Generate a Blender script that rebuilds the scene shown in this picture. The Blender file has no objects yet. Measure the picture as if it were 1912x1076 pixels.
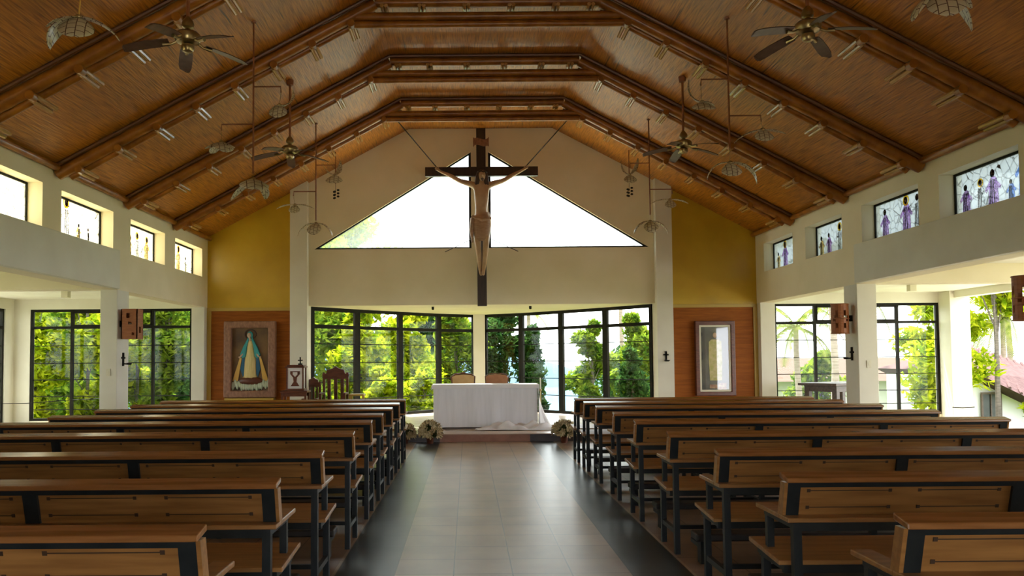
import bpy, bmesh, math, random
from mathutils import Vector, Matrix
from mathutils.geometry import tessellate_polygon
random.seed(11)
S = bpy.context.scene
COL = S.collection
# ------------------------------------------------------------------ camera
cd = bpy.data.cameras.new('camera'); cam = bpy.data.objects.new('camera', cd); COL.objects.link(cam)
cd.sensor_width = 36; cd.lens = 1500 / 1912 * 36; cd.clip_end = 3000; cd.clip_start = .05
cd.shift_x = 83 / 1912; cd.shift_y = 72 / 1912
TH = math.atan(62 / 1500)
cam.matrix_world = Matrix.Translation((0, 0, 1.5)) @ Matrix.Rotation(math.pi / 2 + TH, 4, 'X') @ Matrix.Rotation(-.0078, 4, 'Z')
S.camera = cam
S.view_settings.view_transform = 'Standard'; S.view_settings.look = 'None'
S.view_settings.exposure = 2.25; S.view_settings.gamma = 1; S.view_settings.use_curve_mapping = False
# ------------------------------------------------------------------ sky and sun
W = bpy.data.worlds.new('sky'); S.world = W; W.use_nodes = True
nt = W.node_tree; bg = nt.nodes['Background']
bg.inputs[0].default_value = (.93, .96, 1, 1); bg.inputs[1].default_value = 1.5
sl = bpy.data.lights.new('sun', 'SUN'); sl.energy = 5.0; sl.angle = .012; sl.color = (1, .95, .84)
sun = bpy.data.objects.new('sun', sl); COL.objects.link(sun)
sun.rotation_euler = Vector((-.4, 1.0, 3.5)).to_track_quat('Z', 'Y').to_euler()
try:
    S.cycles.max_bounces = 10; S.cycles.diffuse_bounces = 6; S.cycles.glossy_bounces = 4
    S.cycles.transparent_max_bounces = 24; S.cycles.transmission_bounces = 6
    S.cycles.caustics_reflective = False; S.cycles.caustics_refractive = False
    S.cycles.sample_clamp_indirect = 6; S.cycles.use_denoising = True
except Exception: pass

# ------------------------------------------------------------------ materials
MATS = {}
def mat(name, col, rough=.6, metal=0., spec=.5):
    m = bpy.data.materials.new(name); m.use_nodes = True
    b = m.node_tree.nodes['Principled BSDF']
    b.inputs['Base Color'].default_value = (*col, 1); b.inputs['Roughness'].default_value = rough
    b.inputs['Metallic'].default_value = metal; b.inputs['Specular IOR Level'].default_value = spec
    MATS[name] = m
    return m
def N(m, t, **kw):
    n = m.node_tree.nodes.new(t)
    for k, v in kw.items(): setattr(n, k, v)
    return n
def L(m, a, b): m.node_tree.links.new(a, b)
def coords(m, scale, rot=(0, 0, 0), kind='Object'):
    tc = N(m, 'ShaderNodeTexCoord'); mp = N(m, 'ShaderNodeMapping')
    mp.inputs['Scale'].default_value = scale; mp.inputs['Rotation'].default_value = rot
    L(m, tc.outputs[kind], mp.inputs['Vector']); return mp.outputs['Vector']
def ramp(m, fac, stops):
    r = N(m, 'ShaderNodeValToRGB'); e = r.color_ramp.elements
    while len(e) < len(stops): e.new(.5)
    for el, (p, c) in zip(e, stops): el.position = p; el.color = (*c, 1)
    L(m, fac, r.inputs['Fac']); return r.outputs['Color']
def noisy(name, c1, c2, scale=(1, 1, 1), nscale=5, detail=4, rough=.6, bump=.0, dist=.01, lo=.35, hi=.65, metal=0, spec=.5, rot=(0, 0, 0)):
    m = mat(name, c1, rough, metal, spec); b = m.node_tree.nodes['Principled BSDF']
    v = coords(m, scale, rot); n = N(m, 'ShaderNodeTexNoise'); n.inputs['Scale'].default_value = nscale
    n.inputs['Detail'].default_value = detail; L(m, v, n.inputs['Vector'])
    L(m, ramp(m, n.outputs['Fac'], [(lo, c1), (hi, c2)]), b.inputs['Base Color'])
    if bump:
        bp = N(m, 'ShaderNodeBump'); bp.inputs['Strength'].default_value = bump; bp.inputs['Distance'].default_value = dist
        L(m, n.outputs['Fac'], bp.inputs['Height']); L(m, bp.outputs['Normal'], b.inputs['Normal'])
    return m
plaster = noisy('cream_plaster', (.76, .68, .46), (.82, .74, .53), nscale=1.3, rough=.75, bump=.15, dist=.02)
plaster_w = noisy('white_plaster', (.68, .65, .53), (.74, .72, .60), nscale=1.5, rough=.7, bump=.1, dist=.02)
gold = noisy('gold_paint', (.50, .31, .015), (.60, .39, .025), nscale=1.2, rough=.33, bump=.15, dist=.02)
gold_trim = mat('gold_trim', (.45, .30, .05), .4)
redwood = noisy('red_wood_panel', (.24, .065, .005), (.33, .098, .008), scale=(1, 1, 12), nscale=3, rough=.6, spec=.2)
bamboo = noisy('bamboo_pole', (.22, .075, .007), (.38, .15, .018), scale=(3, 3, 3), nscale=2, rough=.32, bump=.08, dist=.006)
shade_dust = noisy('dark_shade_dust', (.09, .03, .006), (.15, .055, .012), nscale=3, rough=.4)  # dark tone standing in for shadow and dust where poles meet the ceiling
bamboo_l = noisy('bamboo_peg', (.34, .17, .045), (.52, .31, .11), scale=(8, 1, 8), nscale=3, rough=.16)
pew_wood = noisy('pew_wood', (.22, .10, .028), (.34, .165, .05), scale=(1.2, 14, 14), nscale=2.2, detail=6, rough=.33, bump=.05, dist=.004)
pew_top = noisy('pew_top_wood', (.20, .082, .024), (.30, .13, .042), scale=(1.2, 14, 14), nscale=2.2, detail=6, rough=.16, bump=.04, dist=.004)
groove = mat('dark_groove', (.04, .018, .008), .6)
black = noisy('black_steel', (.010, .013, .015), (.018, .022, .024), nscale=8, rough=.42, spec=.22)
vinyl = noisy('black_vinyl', (.012, .011, .012), (.02, .018, .018), nscale=20, rough=.45, bump=.1)
frame_m = noisy('dark_window_frame', (.010, .010, .007), (.018, .016, .011), nscale=6, rough=.6, spec=.12)
crosswood = noisy('dark_cross_wood', (.022, .012, .008), (.045, .024, .014), scale=(8, 8, 1), nscale=3, rough=.4)
brass = noisy('antique_brass', (.30, .22, .09), (.42, .33, .16), nscale=9, rough=.28, metal=.9)
fanwood = noisy('fan_blade_wood', (.07, .035, .022), (.11, .055, .035), scale=(6, 6, 6), nscale=3, rough=.35)
rod_m = noisy('rust_brown_rod', (.20, .065, .02), (.27, .10, .035), nscale=9, rough=.45)
darkwood = noisy('dark_carved_wood', (.085, .022, .010), (.14, .04, .018), scale=(3, 3, 10), nscale=3, rough=.35)
brownwood = noisy('brown_table_wood', (.06, .034, .02), (.10, .06, .04), scale=(2, 8, 8), nscale=3, rough=.4)
cloth = noisy('white_altar_cloth', (.70, .70, .73), (.76, .76, .79), scale=(9, 9, .7), nscale=1.6, rough=.85, bump=.25, dist=.02)
cloth2 = noisy('white_top_cloth', (.76, .75, .76), (.80, .79, .80), nscale=5, rough=.85)
pinkframe = noisy('carved_pinkish_wood', (.20, .09, .05), (.31, .15, .085), scale=(4, 4, 2), nscale=6, rough=.55, bump=.6, dist=.01)
skin = noisy('painted_flesh', (.42, .27, .15), (.52, .35, .20), nscale=7, rough=.5)
skin_l = mat('relief_flesh', (.60, .40, .26), .5)
linen = noisy('painted_loincloth', (.32, .19, .11), (.42, .27, .17), scale=(1, 1, 5), nscale=8, rough=.6, bump=.5)
hair_m = mat('dark_brown_hair', (.07, .035, .02), .6)
teal = noisy('teal_veil', (.02, .24, .25), (.04, .34, .33), scale=(8, 8, 1), nscale=4, rough=.5)
blue = mat('deep_blue_cloak', (.01, .10, .20), .5)
cream = noisy('cream_robe', (.62, .48, .17), (.75, .60, .26), scale=(12, 12, 1), nscale=4, rough=.5)
ray_m = mat('golden_ray', (.66, .40, .08), .45)
relief_bg = noisy('relief_background', (.09, .045, .02), (.22, .12, .035), nscale=2.2, rough=.5)
cloud_m = noisy('pale_green_cloud', (.42, .50, .34), (.55, .60, .45), nscale=10, rough=.6)
terracotta = noisy('terracotta_riser', (.30, .13, .075), (.38, .17, .10), nscale=6, rough=.4)
darktile = noisy('dark_riser', (.035, .022, .018), (.055, .035, .028), nscale=6, rough=.35)
platile = noisy('pale_platform_tile', (.55, .45, .34), (.62, .52, .41), nscale=3, rough=.22)
rattan = noisy('rattan_sconce', (.24, .07, .015), (.36, .12, .03), scale=(1, 1, 12), nscale=8, rough=.5, bump=.4)
ivory = mat('ivory_plastic', (.66, .62, .46), .4)
white_m = mat('white_paint', (.78, .77, .74), .45)
upholst = noisy('tan_upholstery', (.46, .29, .12), (.55, .36, .16), nscale=8, rough=.7)
upholst2 = noisy('brown_upholstery', (.30, .13, .06), (.37, .17, .08), nscale=8, rough=.7)
petal_w = noisy('ivory_petals', (.46, .37, .19), (.60, .51, .30), nscale=20, rough=.6)
stem_g = mat('flower_greens', (.10, .13, .03), .6)
bark = noisy('tree_bark', (.07, .06, .045), (.13, .11, .085), scale=(2, 2, 8), nscale=4, rough=.85, bump=.5)
palmbark = noisy('palm_bark', (.20, .15, .11), (.30, .24, .19), scale=(1, 1, 7), nscale=3, rough=.85, bump=.4)
roof_t = noisy('red_roof_tile', (.075, .047, .047), (.11, .07, .068), scale=(1, 8, 8), nscale=2, rough=.8, spec=.03)
roof_p = noisy('pink_roof_tile', (.085, .056, .045), (.10, .068, .054), scale=(1, 5, 5), nscale=2, rough=.8, spec=.03)
grass = noisy('lawn', (.05, .09, .012), (.10, .14, .025), nscale=3, rough=.9)
hill_m = noisy('hazy_far_hills', (.06, .105, .14), (.08, .13, .165), nscale=.02, rough=1, spec=0)
sea_m = noisy('pale_sea', (.055, .10, .14), (.075, .13, .17), nscale=.01, rough=.8, spec=.03)
candle = mat('candle_wax', (.75, .72, .62), .5)
pave = noisy('pale_paving', (.50, .47, .42), (.60, .57, .52), nscale=2, rough=.8)

def ceiling_mat():
    m = mat('woven_split_bamboo', (.3, .12, .02), .36); b = m.node_tree.nodes['Principled BSDF']
    v = coords(m, (62, 2.6, 0)); n = N(m, 'ShaderNodeTexNoise'); n.inputs['Scale'].default_value = 1; n.inputs['Detail'].default_value = 3
    L(m, v, n.inputs['Vector'])
    v2 = coords(m, (.7, .7, .7)); n2 = N(m, 'ShaderNodeTexNoise'); n2.inputs['Scale'].default_value = 1.4; L(m, v2, n2.inputs['Vector'])
    v3 = coords(m, (30, .9, 0)); n3 = N(m, 'ShaderNodeTexNoise'); n3.inputs['Scale'].default_value = 1; L(m, v3, n3.inputs['Vector'])
    c = ramp(m, n.outputs['Fac'], [(.32, (.22, .068, .005)), (.62, (.50, .195, .018))])
    c2 = ramp(m, n3.outputs['Fac'], [(.27, (.22, .22, .22)), (.36, (1, 1, 1))])
    c3 = ramp(m, n2.outputs['Fac'], [(.3, (.85, .85, .85)), (.7, (1.12, 1.12, 1.12))])
    mx = N(m, 'ShaderNodeMix', data_type='RGBA', blend_type='MULTIPLY'); mx.inputs[0].default_value = 1
    L(m, c, mx.inputs[6]); L(m, c2, mx.inputs[7])
    my = N(m, 'ShaderNodeMix', data_type='RGBA', blend_type='MULTIPLY'); my.inputs[0].default_value = 1
    L(m, mx.outputs[2], my.inputs[6]); L(m, c3, my.inputs[7]); L(m, my.outputs[2], b.inputs['Base Color'])
    bp = N(m, 'ShaderNodeBump'); bp.inputs['Strength'].default_value = .55; bp.inputs['Distance'].default_value = .012
    L(m, n.outputs['Fac'], bp.inputs['Height']); L(m, bp.outputs['Normal'], b.inputs['Normal'])
    return m
ceil_m = ceiling_mat()

def floor_mat():
    m = mat('aisle_tiles', (.3, .2, .1), .28, spec=.3); b = m.node_tree.nodes['Principled BSDF']
    tc = N(m, 'ShaderNodeTexCoord'); mp = N(m, 'ShaderNodeMapping'); mp.vector_type = 'POINT'
    mp.inputs['Location'].default_value = (.525, .1, 0); L(m, tc.outputs['Object'], mp.inputs['Vector'])
    br = N(m, 'ShaderNodeTexBrick'); br.offset = 0; br.squash = 1
    for k, val in (('Scale', 1), ('Mortar Size', .005), ('Mortar Smooth', .2), ('Brick Width', .414), ('Row Height', .414), ('Bias', 0)): br.inputs[k].default_value = val
    br.inputs['Color1'].default_value = (.9, .9, .9, 1); br.inputs['Color2'].default_value = (1.05, 1.05, 1.05, 1); br.inputs['Mortar'].default_value = (.25, .25, .25, 1)
    L(m, mp.outputs['Vector'], br.inputs['Vector'])
    sx = N(m, 'ShaderNodeSeparateXYZ'); L(m, tc.outputs['Object'], sx.inputs[0])
    sub = N(m, 'ShaderNodeMath', operation='SUBTRACT'); sub.inputs[1].default_value = .3025; L(m, sx.outputs['X'], sub.inputs[0])
    ab = N(m, 'ShaderNodeMath', operation='ABSOLUTE'); L(m, sub.outputs[0], ab.inputs[0])
    n = N(m, 'ShaderNodeTexNoise'); n.inputs['Scale'].default_value = 2.2; n.inputs['Detail'].default_value = 5; L(m, tc.outputs['Object'], n.inputs['Vector'])
    tan = ramp(m, n.outputs['Fac'], [(.35, (.27, .175, .10)), (.65, (.37, .25, .15))])
    dark = ramp(m, n.outputs['Fac'], [(.35, (.022, .022, .020)), (.65, (.042, .042, .036))])
    brown = ramp(m, n.outputs['Fac'], [(.35, (.20, .125, .075)), (.65, (.28, .18, .11))])
    def gt(t):
        g = N(m, 'ShaderNodeMath', operation='GREATER_THAN'); g.inputs[1].default_value = t; L(m, ab.outputs[0], g.inputs[0]); return g.outputs[0]
    def mixc(f, a, c):
        x = N(m, 'ShaderNodeMix', data_type='RGBA'); L(m, f, x.inputs[0])
        L(m, a, x.inputs[6])
        if isinstance(c, tuple): x.inputs[7].default_value = (*c, 1)
        else: L(m, c, x.inputs[7])
        return x.outputs[2]
    c = mixc(gt(.8275), tan, dark); c = mixc(gt(1.2405), c, (.36, .27, .18)); c = mixc(gt(1.268), c, brown)
    mu = N(m, 'ShaderNodeMix', data_type='RGBA', blend_type='MULTIPLY'); mu.inputs[0].default_value = 1
    L(m, c, mu.inputs[6]); L(m, br.outputs['Color'], mu.inputs[7]); L(m, mu.outputs[2], b.inputs['Base Color'])
    b.inputs['Roughness'].default_value = .30
    bp = N(m, 'ShaderNodeBump'); bp.inputs['Strength'].default_value = .07; bp.inputs['Distance'].default_value = .02
    nb_ = N(m, 'ShaderNodeTexNoise'); nb_.inputs['Scale'].default_value = 4; nb_.inputs['Detail'].default_value = 1; L(m, tc.outputs['Object'], nb_.inputs['Vector'])
    L(m, nb_.outputs['Fac'], bp.inputs['Height']); L(m, bp.outputs['Normal'], b.inputs['Normal'])
    return m
floor_m = floor_mat()

def glassy(name, tint=(1, 1, 1), gloss=.06, trans=None, tcol=(1, 1, 1), lead=None):
    """thin pane: see-through + a little mirror (+ a share of frosted scatter), optional leading lines"""
    m = bpy.data.materials.new(name); m.use_nodes = True; t = m.node_tree; t.nodes.clear()
    out = N(m, 'ShaderNodeOutputMaterial'); tr = N(m, 'ShaderNodeBsdfTransparent'); tr.inputs[0].default_value = (*tint, 1)
    gl = N(m, 'ShaderNodeBsdfGlossy'); gl.inputs['Roughness'].default_value = .03
    a = tr.outputs[0]
    if trans:
        tl = N(m, 'ShaderNodeBsdfTranslucent'); tl.inputs[0].default_value = (*tcol, 1); mx = N(m, 'ShaderNodeMixShader'); mx.inputs[0].default_value = trans
        L(m, a, mx.inputs[1]); L(m, tl.outputs[0], mx.inputs[2]); a = mx.outputs[0]
    if lead:
        v = coords(m, (1, 1, 1)); vo = N(m, 'ShaderNodeTexVoronoi', feature='DISTANCE_TO_EDGE'); vo.inputs['Scale'].default_value = lead[0]; L(m, v, vo.inputs['Vector'])
        lt = N(m, 'ShaderNodeMath', operation='LESS_THAN'); lt.inputs[1].default_value = lead[1]; L(m, vo.outputs['Distance'], lt.inputs[0])
        df = N(m, 'ShaderNodeBsdfDiffuse'); df.inputs[0].default_value = (.12, .10, .09, 1)
        mx = N(m, 'ShaderNodeMixShader'); L(m, lt.outputs[0], mx.inputs[0]); L(m, a, mx.inputs[1]); L(m, df.outputs[0], mx.inputs[2]); a = mx.outputs[0]
    mx = N(m, 'ShaderNodeMixShader'); mx.inputs[0].default_value = gloss
    L(m, a, mx.inputs[1]); L(m, gl.outputs[0], mx.inputs[2]); L(m, mx.outputs[0], out.inputs[0]); return m
pane_m = glassy('clear_pane', (.95, .97, .95), .010)
pane_tri = glassy('pale_gable_pane', (.92, .97, .96), .05, .10, (.9, 1, .97))  # share of white scatter mixed in, so the view through is paler
stain_l = glassy('stained_glass_pale_yellow', (.80, .78, .68), .05, .35, (.95, .92, .78), (9, .014))
stain_r = glassy('stained_glass_pale_blue', (.30, .34, .37), .05, .45, (.30, .32, .30), (8, .011))
def tintglass(name, c): return glassy(name, c, .03, None, c, (16, .02))
g_lilac = tintglass('lilac_glass', (.78, .62, .86)); g_blue = tintglass('blue_glass', (.48, .62, .92)); g_white = tintglass('white_glass', (.97, .97, .97))
g_yellow = tintglass('yellow_glass', (.95, .72, .10)); g_brown = tintglass('brown_glass', (.06, .03, .02)); g_face = tintglass('face_glass', (.75, .6, .42)); g_green = tintglass('green_glass', (.5, .62, .45))
g_amber = tintglass('amber_glass', (.95, .82, .55))

def leaf_mat(name, c1, c2):
    m = bpy.data.materials.new(name); m.use_nodes = True; t = m.node_tree; t.nodes.clear()
    out = N(m, 'ShaderNodeOutputMaterial'); v = coords(m, (1, 1, 1)); n = N(m, 'ShaderNodeTexNoise'); n.inputs['Scale'].default_value = 3.5; n.inputs['Detail'].default_value = 3; L(m, v, n.inputs['Vector'])
    c = ramp(m, n.outputs['Fac'], [(.38, c1), (.62, c2)])
    d = N(m, 'ShaderNodeBsdfDiffuse'); tl = N(m, 'ShaderNodeBsdfTranslucent'); L(m, c, d.inputs[0]); L(m, c, tl.inputs[0])
    mx = N(m, 'ShaderNodeMixShader'); mx.inputs[0].default_value = .5; L(m, d.outputs[0], mx.inputs[1]); L(m, tl.outputs[0], mx.inputs[2]); L(m, mx.outputs[0], out.inputs[0]); return m
leaf_y = leaf_mat('yellow_green_leaves', (.13, .22, .005), (.46, .50, .02))
leaf_g = leaf_mat('mid_green_leaves', (.05, .12, .010), (.22, .29, .022))
leaf_d = leaf_mat('dark_green_leaves', (.012, .045, .012), (.055, .11, .025))
leaf_p = leaf_mat('palm_leaves', (.09, .13, .02), (.22, .24, .06))
def capiz():
    m = bpy.data.materials.new('capiz_shell'); m.use_nodes = True; t = m.node_tree; b = t.nodes['Principled BSDF']; out = t.nodes['Material Output']
    tc = N(m, 'ShaderNodeTexCoord'); br = N(m, 'ShaderNodeTexBrick'); br.inputs['Scale'].default_value = 1
    br.inputs['Brick Width'].default_value = .26; br.inputs['Row Height'].default_value = .25; br.inputs['Mortar Size'].default_value = .014
    br.inputs['Color1'].default_value = (.62, .55, .38, 1); br.inputs['Color2'].default_value = (.72, .66, .48, 1); br.inputs['Mortar'].default_value = (.13, .07, .04, 1)
    L(m, tc.outputs['UV'], br.inputs['Vector']); L(m, br.outputs['Color'], b.inputs['Base Color']); b.inputs['Roughness'].default_value = .4
    tl = N(m, 'ShaderNodeBsdfTranslucent'); L(m, br.outputs['Color'], tl.inputs[0]); mx = N(m, 'ShaderNodeMixShader'); mx.inputs[0].default_value = .3
    L(m, b.outputs[0], mx.inputs[1]); L(m, tl.outputs[0], mx.inputs[2]); L(m, mx.outputs[0], out.inputs[0]); return m
capiz_m = capiz()

# ------------------------------------------------------------------ mesh helpers
class MB:
    def __init__(s): s.v = []; s.f = []; s.mi = []; s.uv = None
    def add(s, vs, fs, mi=0):
        o = len(s.v); s.v += [tuple(p) for p in vs]; s.f += [tuple(i + o for i in f) for f in fs]; s.mi += [mi] * len(fs); return s
    def hexa(s, p, mi=0):
        return s.add(p, [(0, 3, 2, 1), (4, 5, 6, 7), (0, 1, 5, 4), (1, 2, 6, 5), (2, 3, 7, 6), (3, 0, 4, 7)], mi)
    def box(s, x0, x1, y0, y1, z0, z1, mi=0):
        return s.hexa([(x0, y0, z0), (x1, y0, z0), (x1, y1, z0), (x0, y1, z0), (x0, y0, z1), (x1, y0, z1), (x1, y1, z1), (x0, y1, z1)], mi)
    def beam(s, a, b, w, h, mi=0, up=(0, 0, 1)):
        a = Vector(a); b = Vector(b); d = (b - a).normalized(); u = Vector(up)
        if abs(d.dot(u)) > .98: u = Vector((0, 1, 0))
        r = d.cross(u).normalized(); u = r.cross(d); r *= w / 2; u = u * (h / 2)
        return s.hexa([a - r - u, a + r - u, b + r - u, b - r - u, a - r + u, a + r + u, b + r + u, b - r + u], mi)
    def tube(s, pts, rad, n=10, mi=0, caps=True):
        pts = [Vector(p) for p in pts]; k = len(pts)
        if not hasattr(rad, '__len__'): rad = [rad] * k
        rings = []; prev = None
        for i, p in enumerate(pts):
            d = (pts[min(i + 1, k - 1)] - pts[max(i - 1, 0)]).normalized()
            if prev is None:
                u = Vector((0, 0, 1)) if abs(d.z) < .9 else Vector((1, 0, 0))
            else: u = prev
            u = (u - d * u.dot(d)).normalized(); w = d.cross(u); prev = u
            rings.append([p + (u * math.cos(2 * math.pi * j / n) + w * math.sin(2 * math.pi * j / n)) * rad[i] for j in range(n)])
        vs = [q for r in rings for q in r]; fs = []
        for i in range(k - 1):
            for j in range(n): fs.append((i * n + j, i * n + (j + 1) % n, (i + 1) * n + (j + 1) % n, (i + 1) * n + j))
        if caps: fs.append(tuple(reversed(range(n)))); fs.append(tuple((k - 1) * n + j for j in range(n)))
        return s.add(vs, fs, mi)
    def lathe(s, prof, c=(0, 0, 0), n=20, mi=0):
        vs = []; fs = []; k = len(prof)
        for r, z in prof:
            for j in range(n): a = 2 * math.pi * j / n; vs.append((c[0] + r * math.cos(a), c[1] + r * math.sin(a), c[2] + z))
        for i in range(k - 1):
            for j in range(n): fs.append((i * n + j, i * n + (j + 1) % n, (i + 1) * n + (j + 1) % n, (i + 1) * n + j))
        fs.append(tuple(reversed(range(n)))); fs.append(tuple((k - 1) * n + j for j in range(n)))
        return s.add(vs, fs, mi)
    def ell(s, c, r, n=12, mi=0, nz=8):
        vs = []; fs = []
        for i in range(nz + 1):
            t = math.pi * (i + .02) / (nz + .04)
            for j in range(n):
                a = 2 * math.pi * j / n; vs.append((c[0] + r[0] * math.sin(t) * math.cos(a), c[1] + r[1] * math.sin(t) * math.sin(a), c[2] - r[2] * math.cos(t)))
        for i in range(nz):
            for j in range(n): fs.append((i * n + j, i * n + (j + 1) % n, (i + 1) * n + (j + 1) % n, (i + 1) * n + j))
        return s.add(vs, fs, mi)
    def poly(s, outer, holes, fn, d0, d1, mi=0):
        """outline with holes in a plane, given thickness; fn(u,v,d)->xyz"""
        loops = [outer] + list(holes); flat = [p for l in loops for p in l]
        tris = tessellate_polygon([[Vector((p[0], p[1], 0)) for p in l] for l in loops])
        n = len(flat); vs = [fn(u, v, d0) for u, v in flat] + [fn(u, v, d1) for u, v in flat]
        fs = [tuple(t) for t in tris] + [tuple(i + n for i in reversed(t)) for t in tris]; o = 0
        for l in loops:
            k = len(l)
            for i in range(k): a, b = o + i, o + (i + 1) % k; fs.append((a, b, b + n, a + n))
            o += k
        return s.add(vs, fs, mi)
    def build(s, name, mats, parent=None, smooth=False, bevel=0, loc=None):
        me = bpy.data.meshes.new(name); me.from_pydata(s.v, [], s.f)
        if not isinstance(mats, (list, tuple)): mats = [mats]
        for m in mats: me.materials.append(m)
        if len(mats) > 1: me.polygons.foreach_set('material_index', s.mi)
        if s.uv:
            ul = me.uv_layers.new(name='UVMap')
            for lp in me.loops: ul.data[lp.index].uv = s.uv[lp.vertex_index]
        bm = bmesh.new(); bm.from_mesh(me); bmesh.ops.recalc_face_normals(bm, faces=bm.faces) if not s.uv else None
        bm.to_mesh(me); bm.free()
        if smooth:
            me.polygons.foreach_set('use_smooth', [True] * len(me.polygons))
            if hasattr(me, 'set_sharp_from_angle'): me.set_sharp_from_angle(angle=.7)
        o = bpy.data.objects.new(name, me); COL.objects.link(o)
        if parent: o.parent = parent
        if loc: o.location = loc
        if bevel:
            b = o.modifiers.new('bevel', 'BEVEL'); b.width = bevel; b.segments = 2; b.limit_method = 'ANGLE'; b.harden_normals = False
        return o
def empty(name, loc=(0, 0, 0), rz=0):
    o = bpy.data.objects.new(name, None); COL.objects.link(o); o.location = loc; o.rotation_euler = (0, 0, rz); o.empty_display_size = .1; return o
def tag(o, label=None, cat=None, group=None, kind=None):
    if label: o['label'] = label
    if cat: o['category'] = cat
    if group: o['group'] = group
    if kind: o['kind'] = kind
    return o
def dup(o, loc=None, rz=None, **t):
    def rec(a, par):
        c = a.copy(); COL.objects.link(c); c.parent = par
        for ch in a.children: rec(ch, c)
        return c
    c = rec(o, None)
    if loc: c.location = loc
    if rz is not None: c.rotation_euler = (0, 0, rz)
    for k, v in t.items(): c[k] = v
    return c
XZ = lambda u, v, d: (u, d, v)      # plane facing the camera
YZ = lambda u, v, d: (d, u, v)      # side walls
rect = lambda a, b, c, d: [(a, c), (b, c), (b, d), (a, d)]

# ------------------------------------------------------------------ building shell
XL, XR, XC = -5.675, 6.316, .32
YG = 17.5; RZ = 6.59; EZ = 4.22; KL, KR = -1.26, 1.90
SL = (RZ - EZ) / (KL - XL)
def cz(x): return EZ + (x - XL) * SL if x < KL else (EZ + (XR - x) * SL if x > KR else RZ)
tag(MB().box(-5.975, 6.65, -3, 14.8, -.2, 0).build('floor', floor_m), 'tan aisle tiles with dark slate strips either side between the pews', kind='structure')
tag(MB().box(-10.7, -5.975, -3, 19.0, -.2, 0).box(6.65, 11.6, -3, 19.0, -.2, 0).build('floor', noisy('side_aisle_tiles', (.42, .34, .26), (.5, .42, .33), nscale=3, rough=.3)), 'pale tiles of the side aisles', kind='structure')
pf = MB().box(-5.975, 6.65, 14.8, 18.0, -.2, .13).poly([(-3.9, 18.0), (4.5, 18.0), (4.2, 17.95), (3.3, 19.05), (2.35, 20.15), (1.4, 21.1), (.3, 21.7), (-.8, 21.1), (-1.75, 20.15), (-2.7, 19.05), (-3.6, 17.95)][2:] , [], lambda u, v, d: (u, v, d), -.2, .13)
tag(pf.build('altar_platform', platile), 'raised pale tiled altar platform one step above the aisle', kind='structure')
tag(MB().box(-.525, 1.13, 14.77, 14.80, 0, .128).build('trim_1', terracotta), 'reddish brown riser tiles at the front of the altar step', kind='structure')
tag(MB().box(-5.6, -.525, 14.77, 14.80, 0, .128).box(1.13, 6.3, 14.77, 14.80, 0, .128).build('trim_2', darktile), 'dark riser tiles flanking the reddish brown step', kind='structure')
tag(MB().box(-.9, 1.55, 14.75, 15.3, .128, .145).build('trim_3', noisy('nosing_tile', (.42, .29, .19), (.5, .36, .25), nscale=4, rough=.3), bevel=.004), 'tan edge tiles on top of the altar step', kind='structure')

# ceiling: one folded slab
cm = MB(); prof = [(XL - .3, cz(XL - .3)), (KL, RZ), (KR, RZ), (XR + .3, cz(XR + .3))]
up = [(x, z + .12) for x, z in prof]
cm.poly(prof + up[::-1], [], XZ, -3, YG + .05)
tag(cm.build('ceiling', ceil_m), 'woven split bamboo ceiling, two slopes and a flat ridge', kind='structure')

# clerestory side walls
LW = [(4.6, 6.2), (6.7, 8.3), (9.07, 10.67), (11.17, 12.82), (13.48, 15.02), (15.55, 17.14)]
RW = [(4.6, 6.2), (6.7, 8.3), (9.10, 10.66), (11.15, 12.77), (13.45, 14.92), (15.5, 17.02)]
SIL, HED = 3.32, 3.92
tag(MB().poly(rect(-3, 17.7, 2.68, 4.3), [rect(a, b, SIL, HED) for a, b in LW], YZ, XL, XL - .3).build('wall_left', plaster), 'cream upper wall on the left with a row of stained glass windows', kind='structure')
tag(MB().poly(rect(-3, 17.7, 2.68, 4.3), [rect(a, b, SIL, HED) for a, b in RW], YZ, XR, XR + .3).build('wall_right', plaster), 'cream upper wall on the right with a row of stained glass windows', kind='structure')
tag(MB().box(XL, XL + .10, -3, 12.86, 2.68, SIL - .02).build('trim_4', plaster_w, bevel=.008), 'thicker concrete beam under the near left windows', kind='structure')
tag(MB().box(XR - .10, XR, -3, 12.86, 2.68, SIL - .02).build('trim_5', plaster_w, bevel=.008), 'thicker concrete beam under the near right windows', kind='structure')
# eave plates of bamboo
tag(MB().tube([(XL + .05, -3, EZ - .035), (XL + .05, YG, EZ - .035)], .05).build('trim_6', bamboo, smooth=True), 'bamboo pole along the left eave', kind='structure')
tag(MB().tube([(XR - .05, -3, EZ - .035), (XR - .05, YG, EZ - .035)], .05).build('trim_7', bamboo, smooth=True), 'bamboo pole along the right eave', kind='structure')
for x0, x1, sd in ((XL - .28, XL, 'left'), (XR, XR + .32, 'right')):
    for y0 in (13.0, 8.6, 4.2, 0):
        if y0 in (13.0, 8.6):
            tag(MB().box(x0, x1, y0, y0 + .45, 0, 2.69).build('column', plaster_w, bevel=.01), 'white column under the %s clerestory wall, %s' % (sd, 'carrying a sconce and a switch plate' if y0 > 10 else 'just outside the picture'), kind='structure')
    tag(MB().box(x0, x1, 17.3, 17.7, 0, 2.69).box(x0, x1, 17.7, 19.1, 0, 3.1).build('column', plaster_w, bevel=.01), 'white corner pier beside the %s alcove' % sd, kind='structure')
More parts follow.
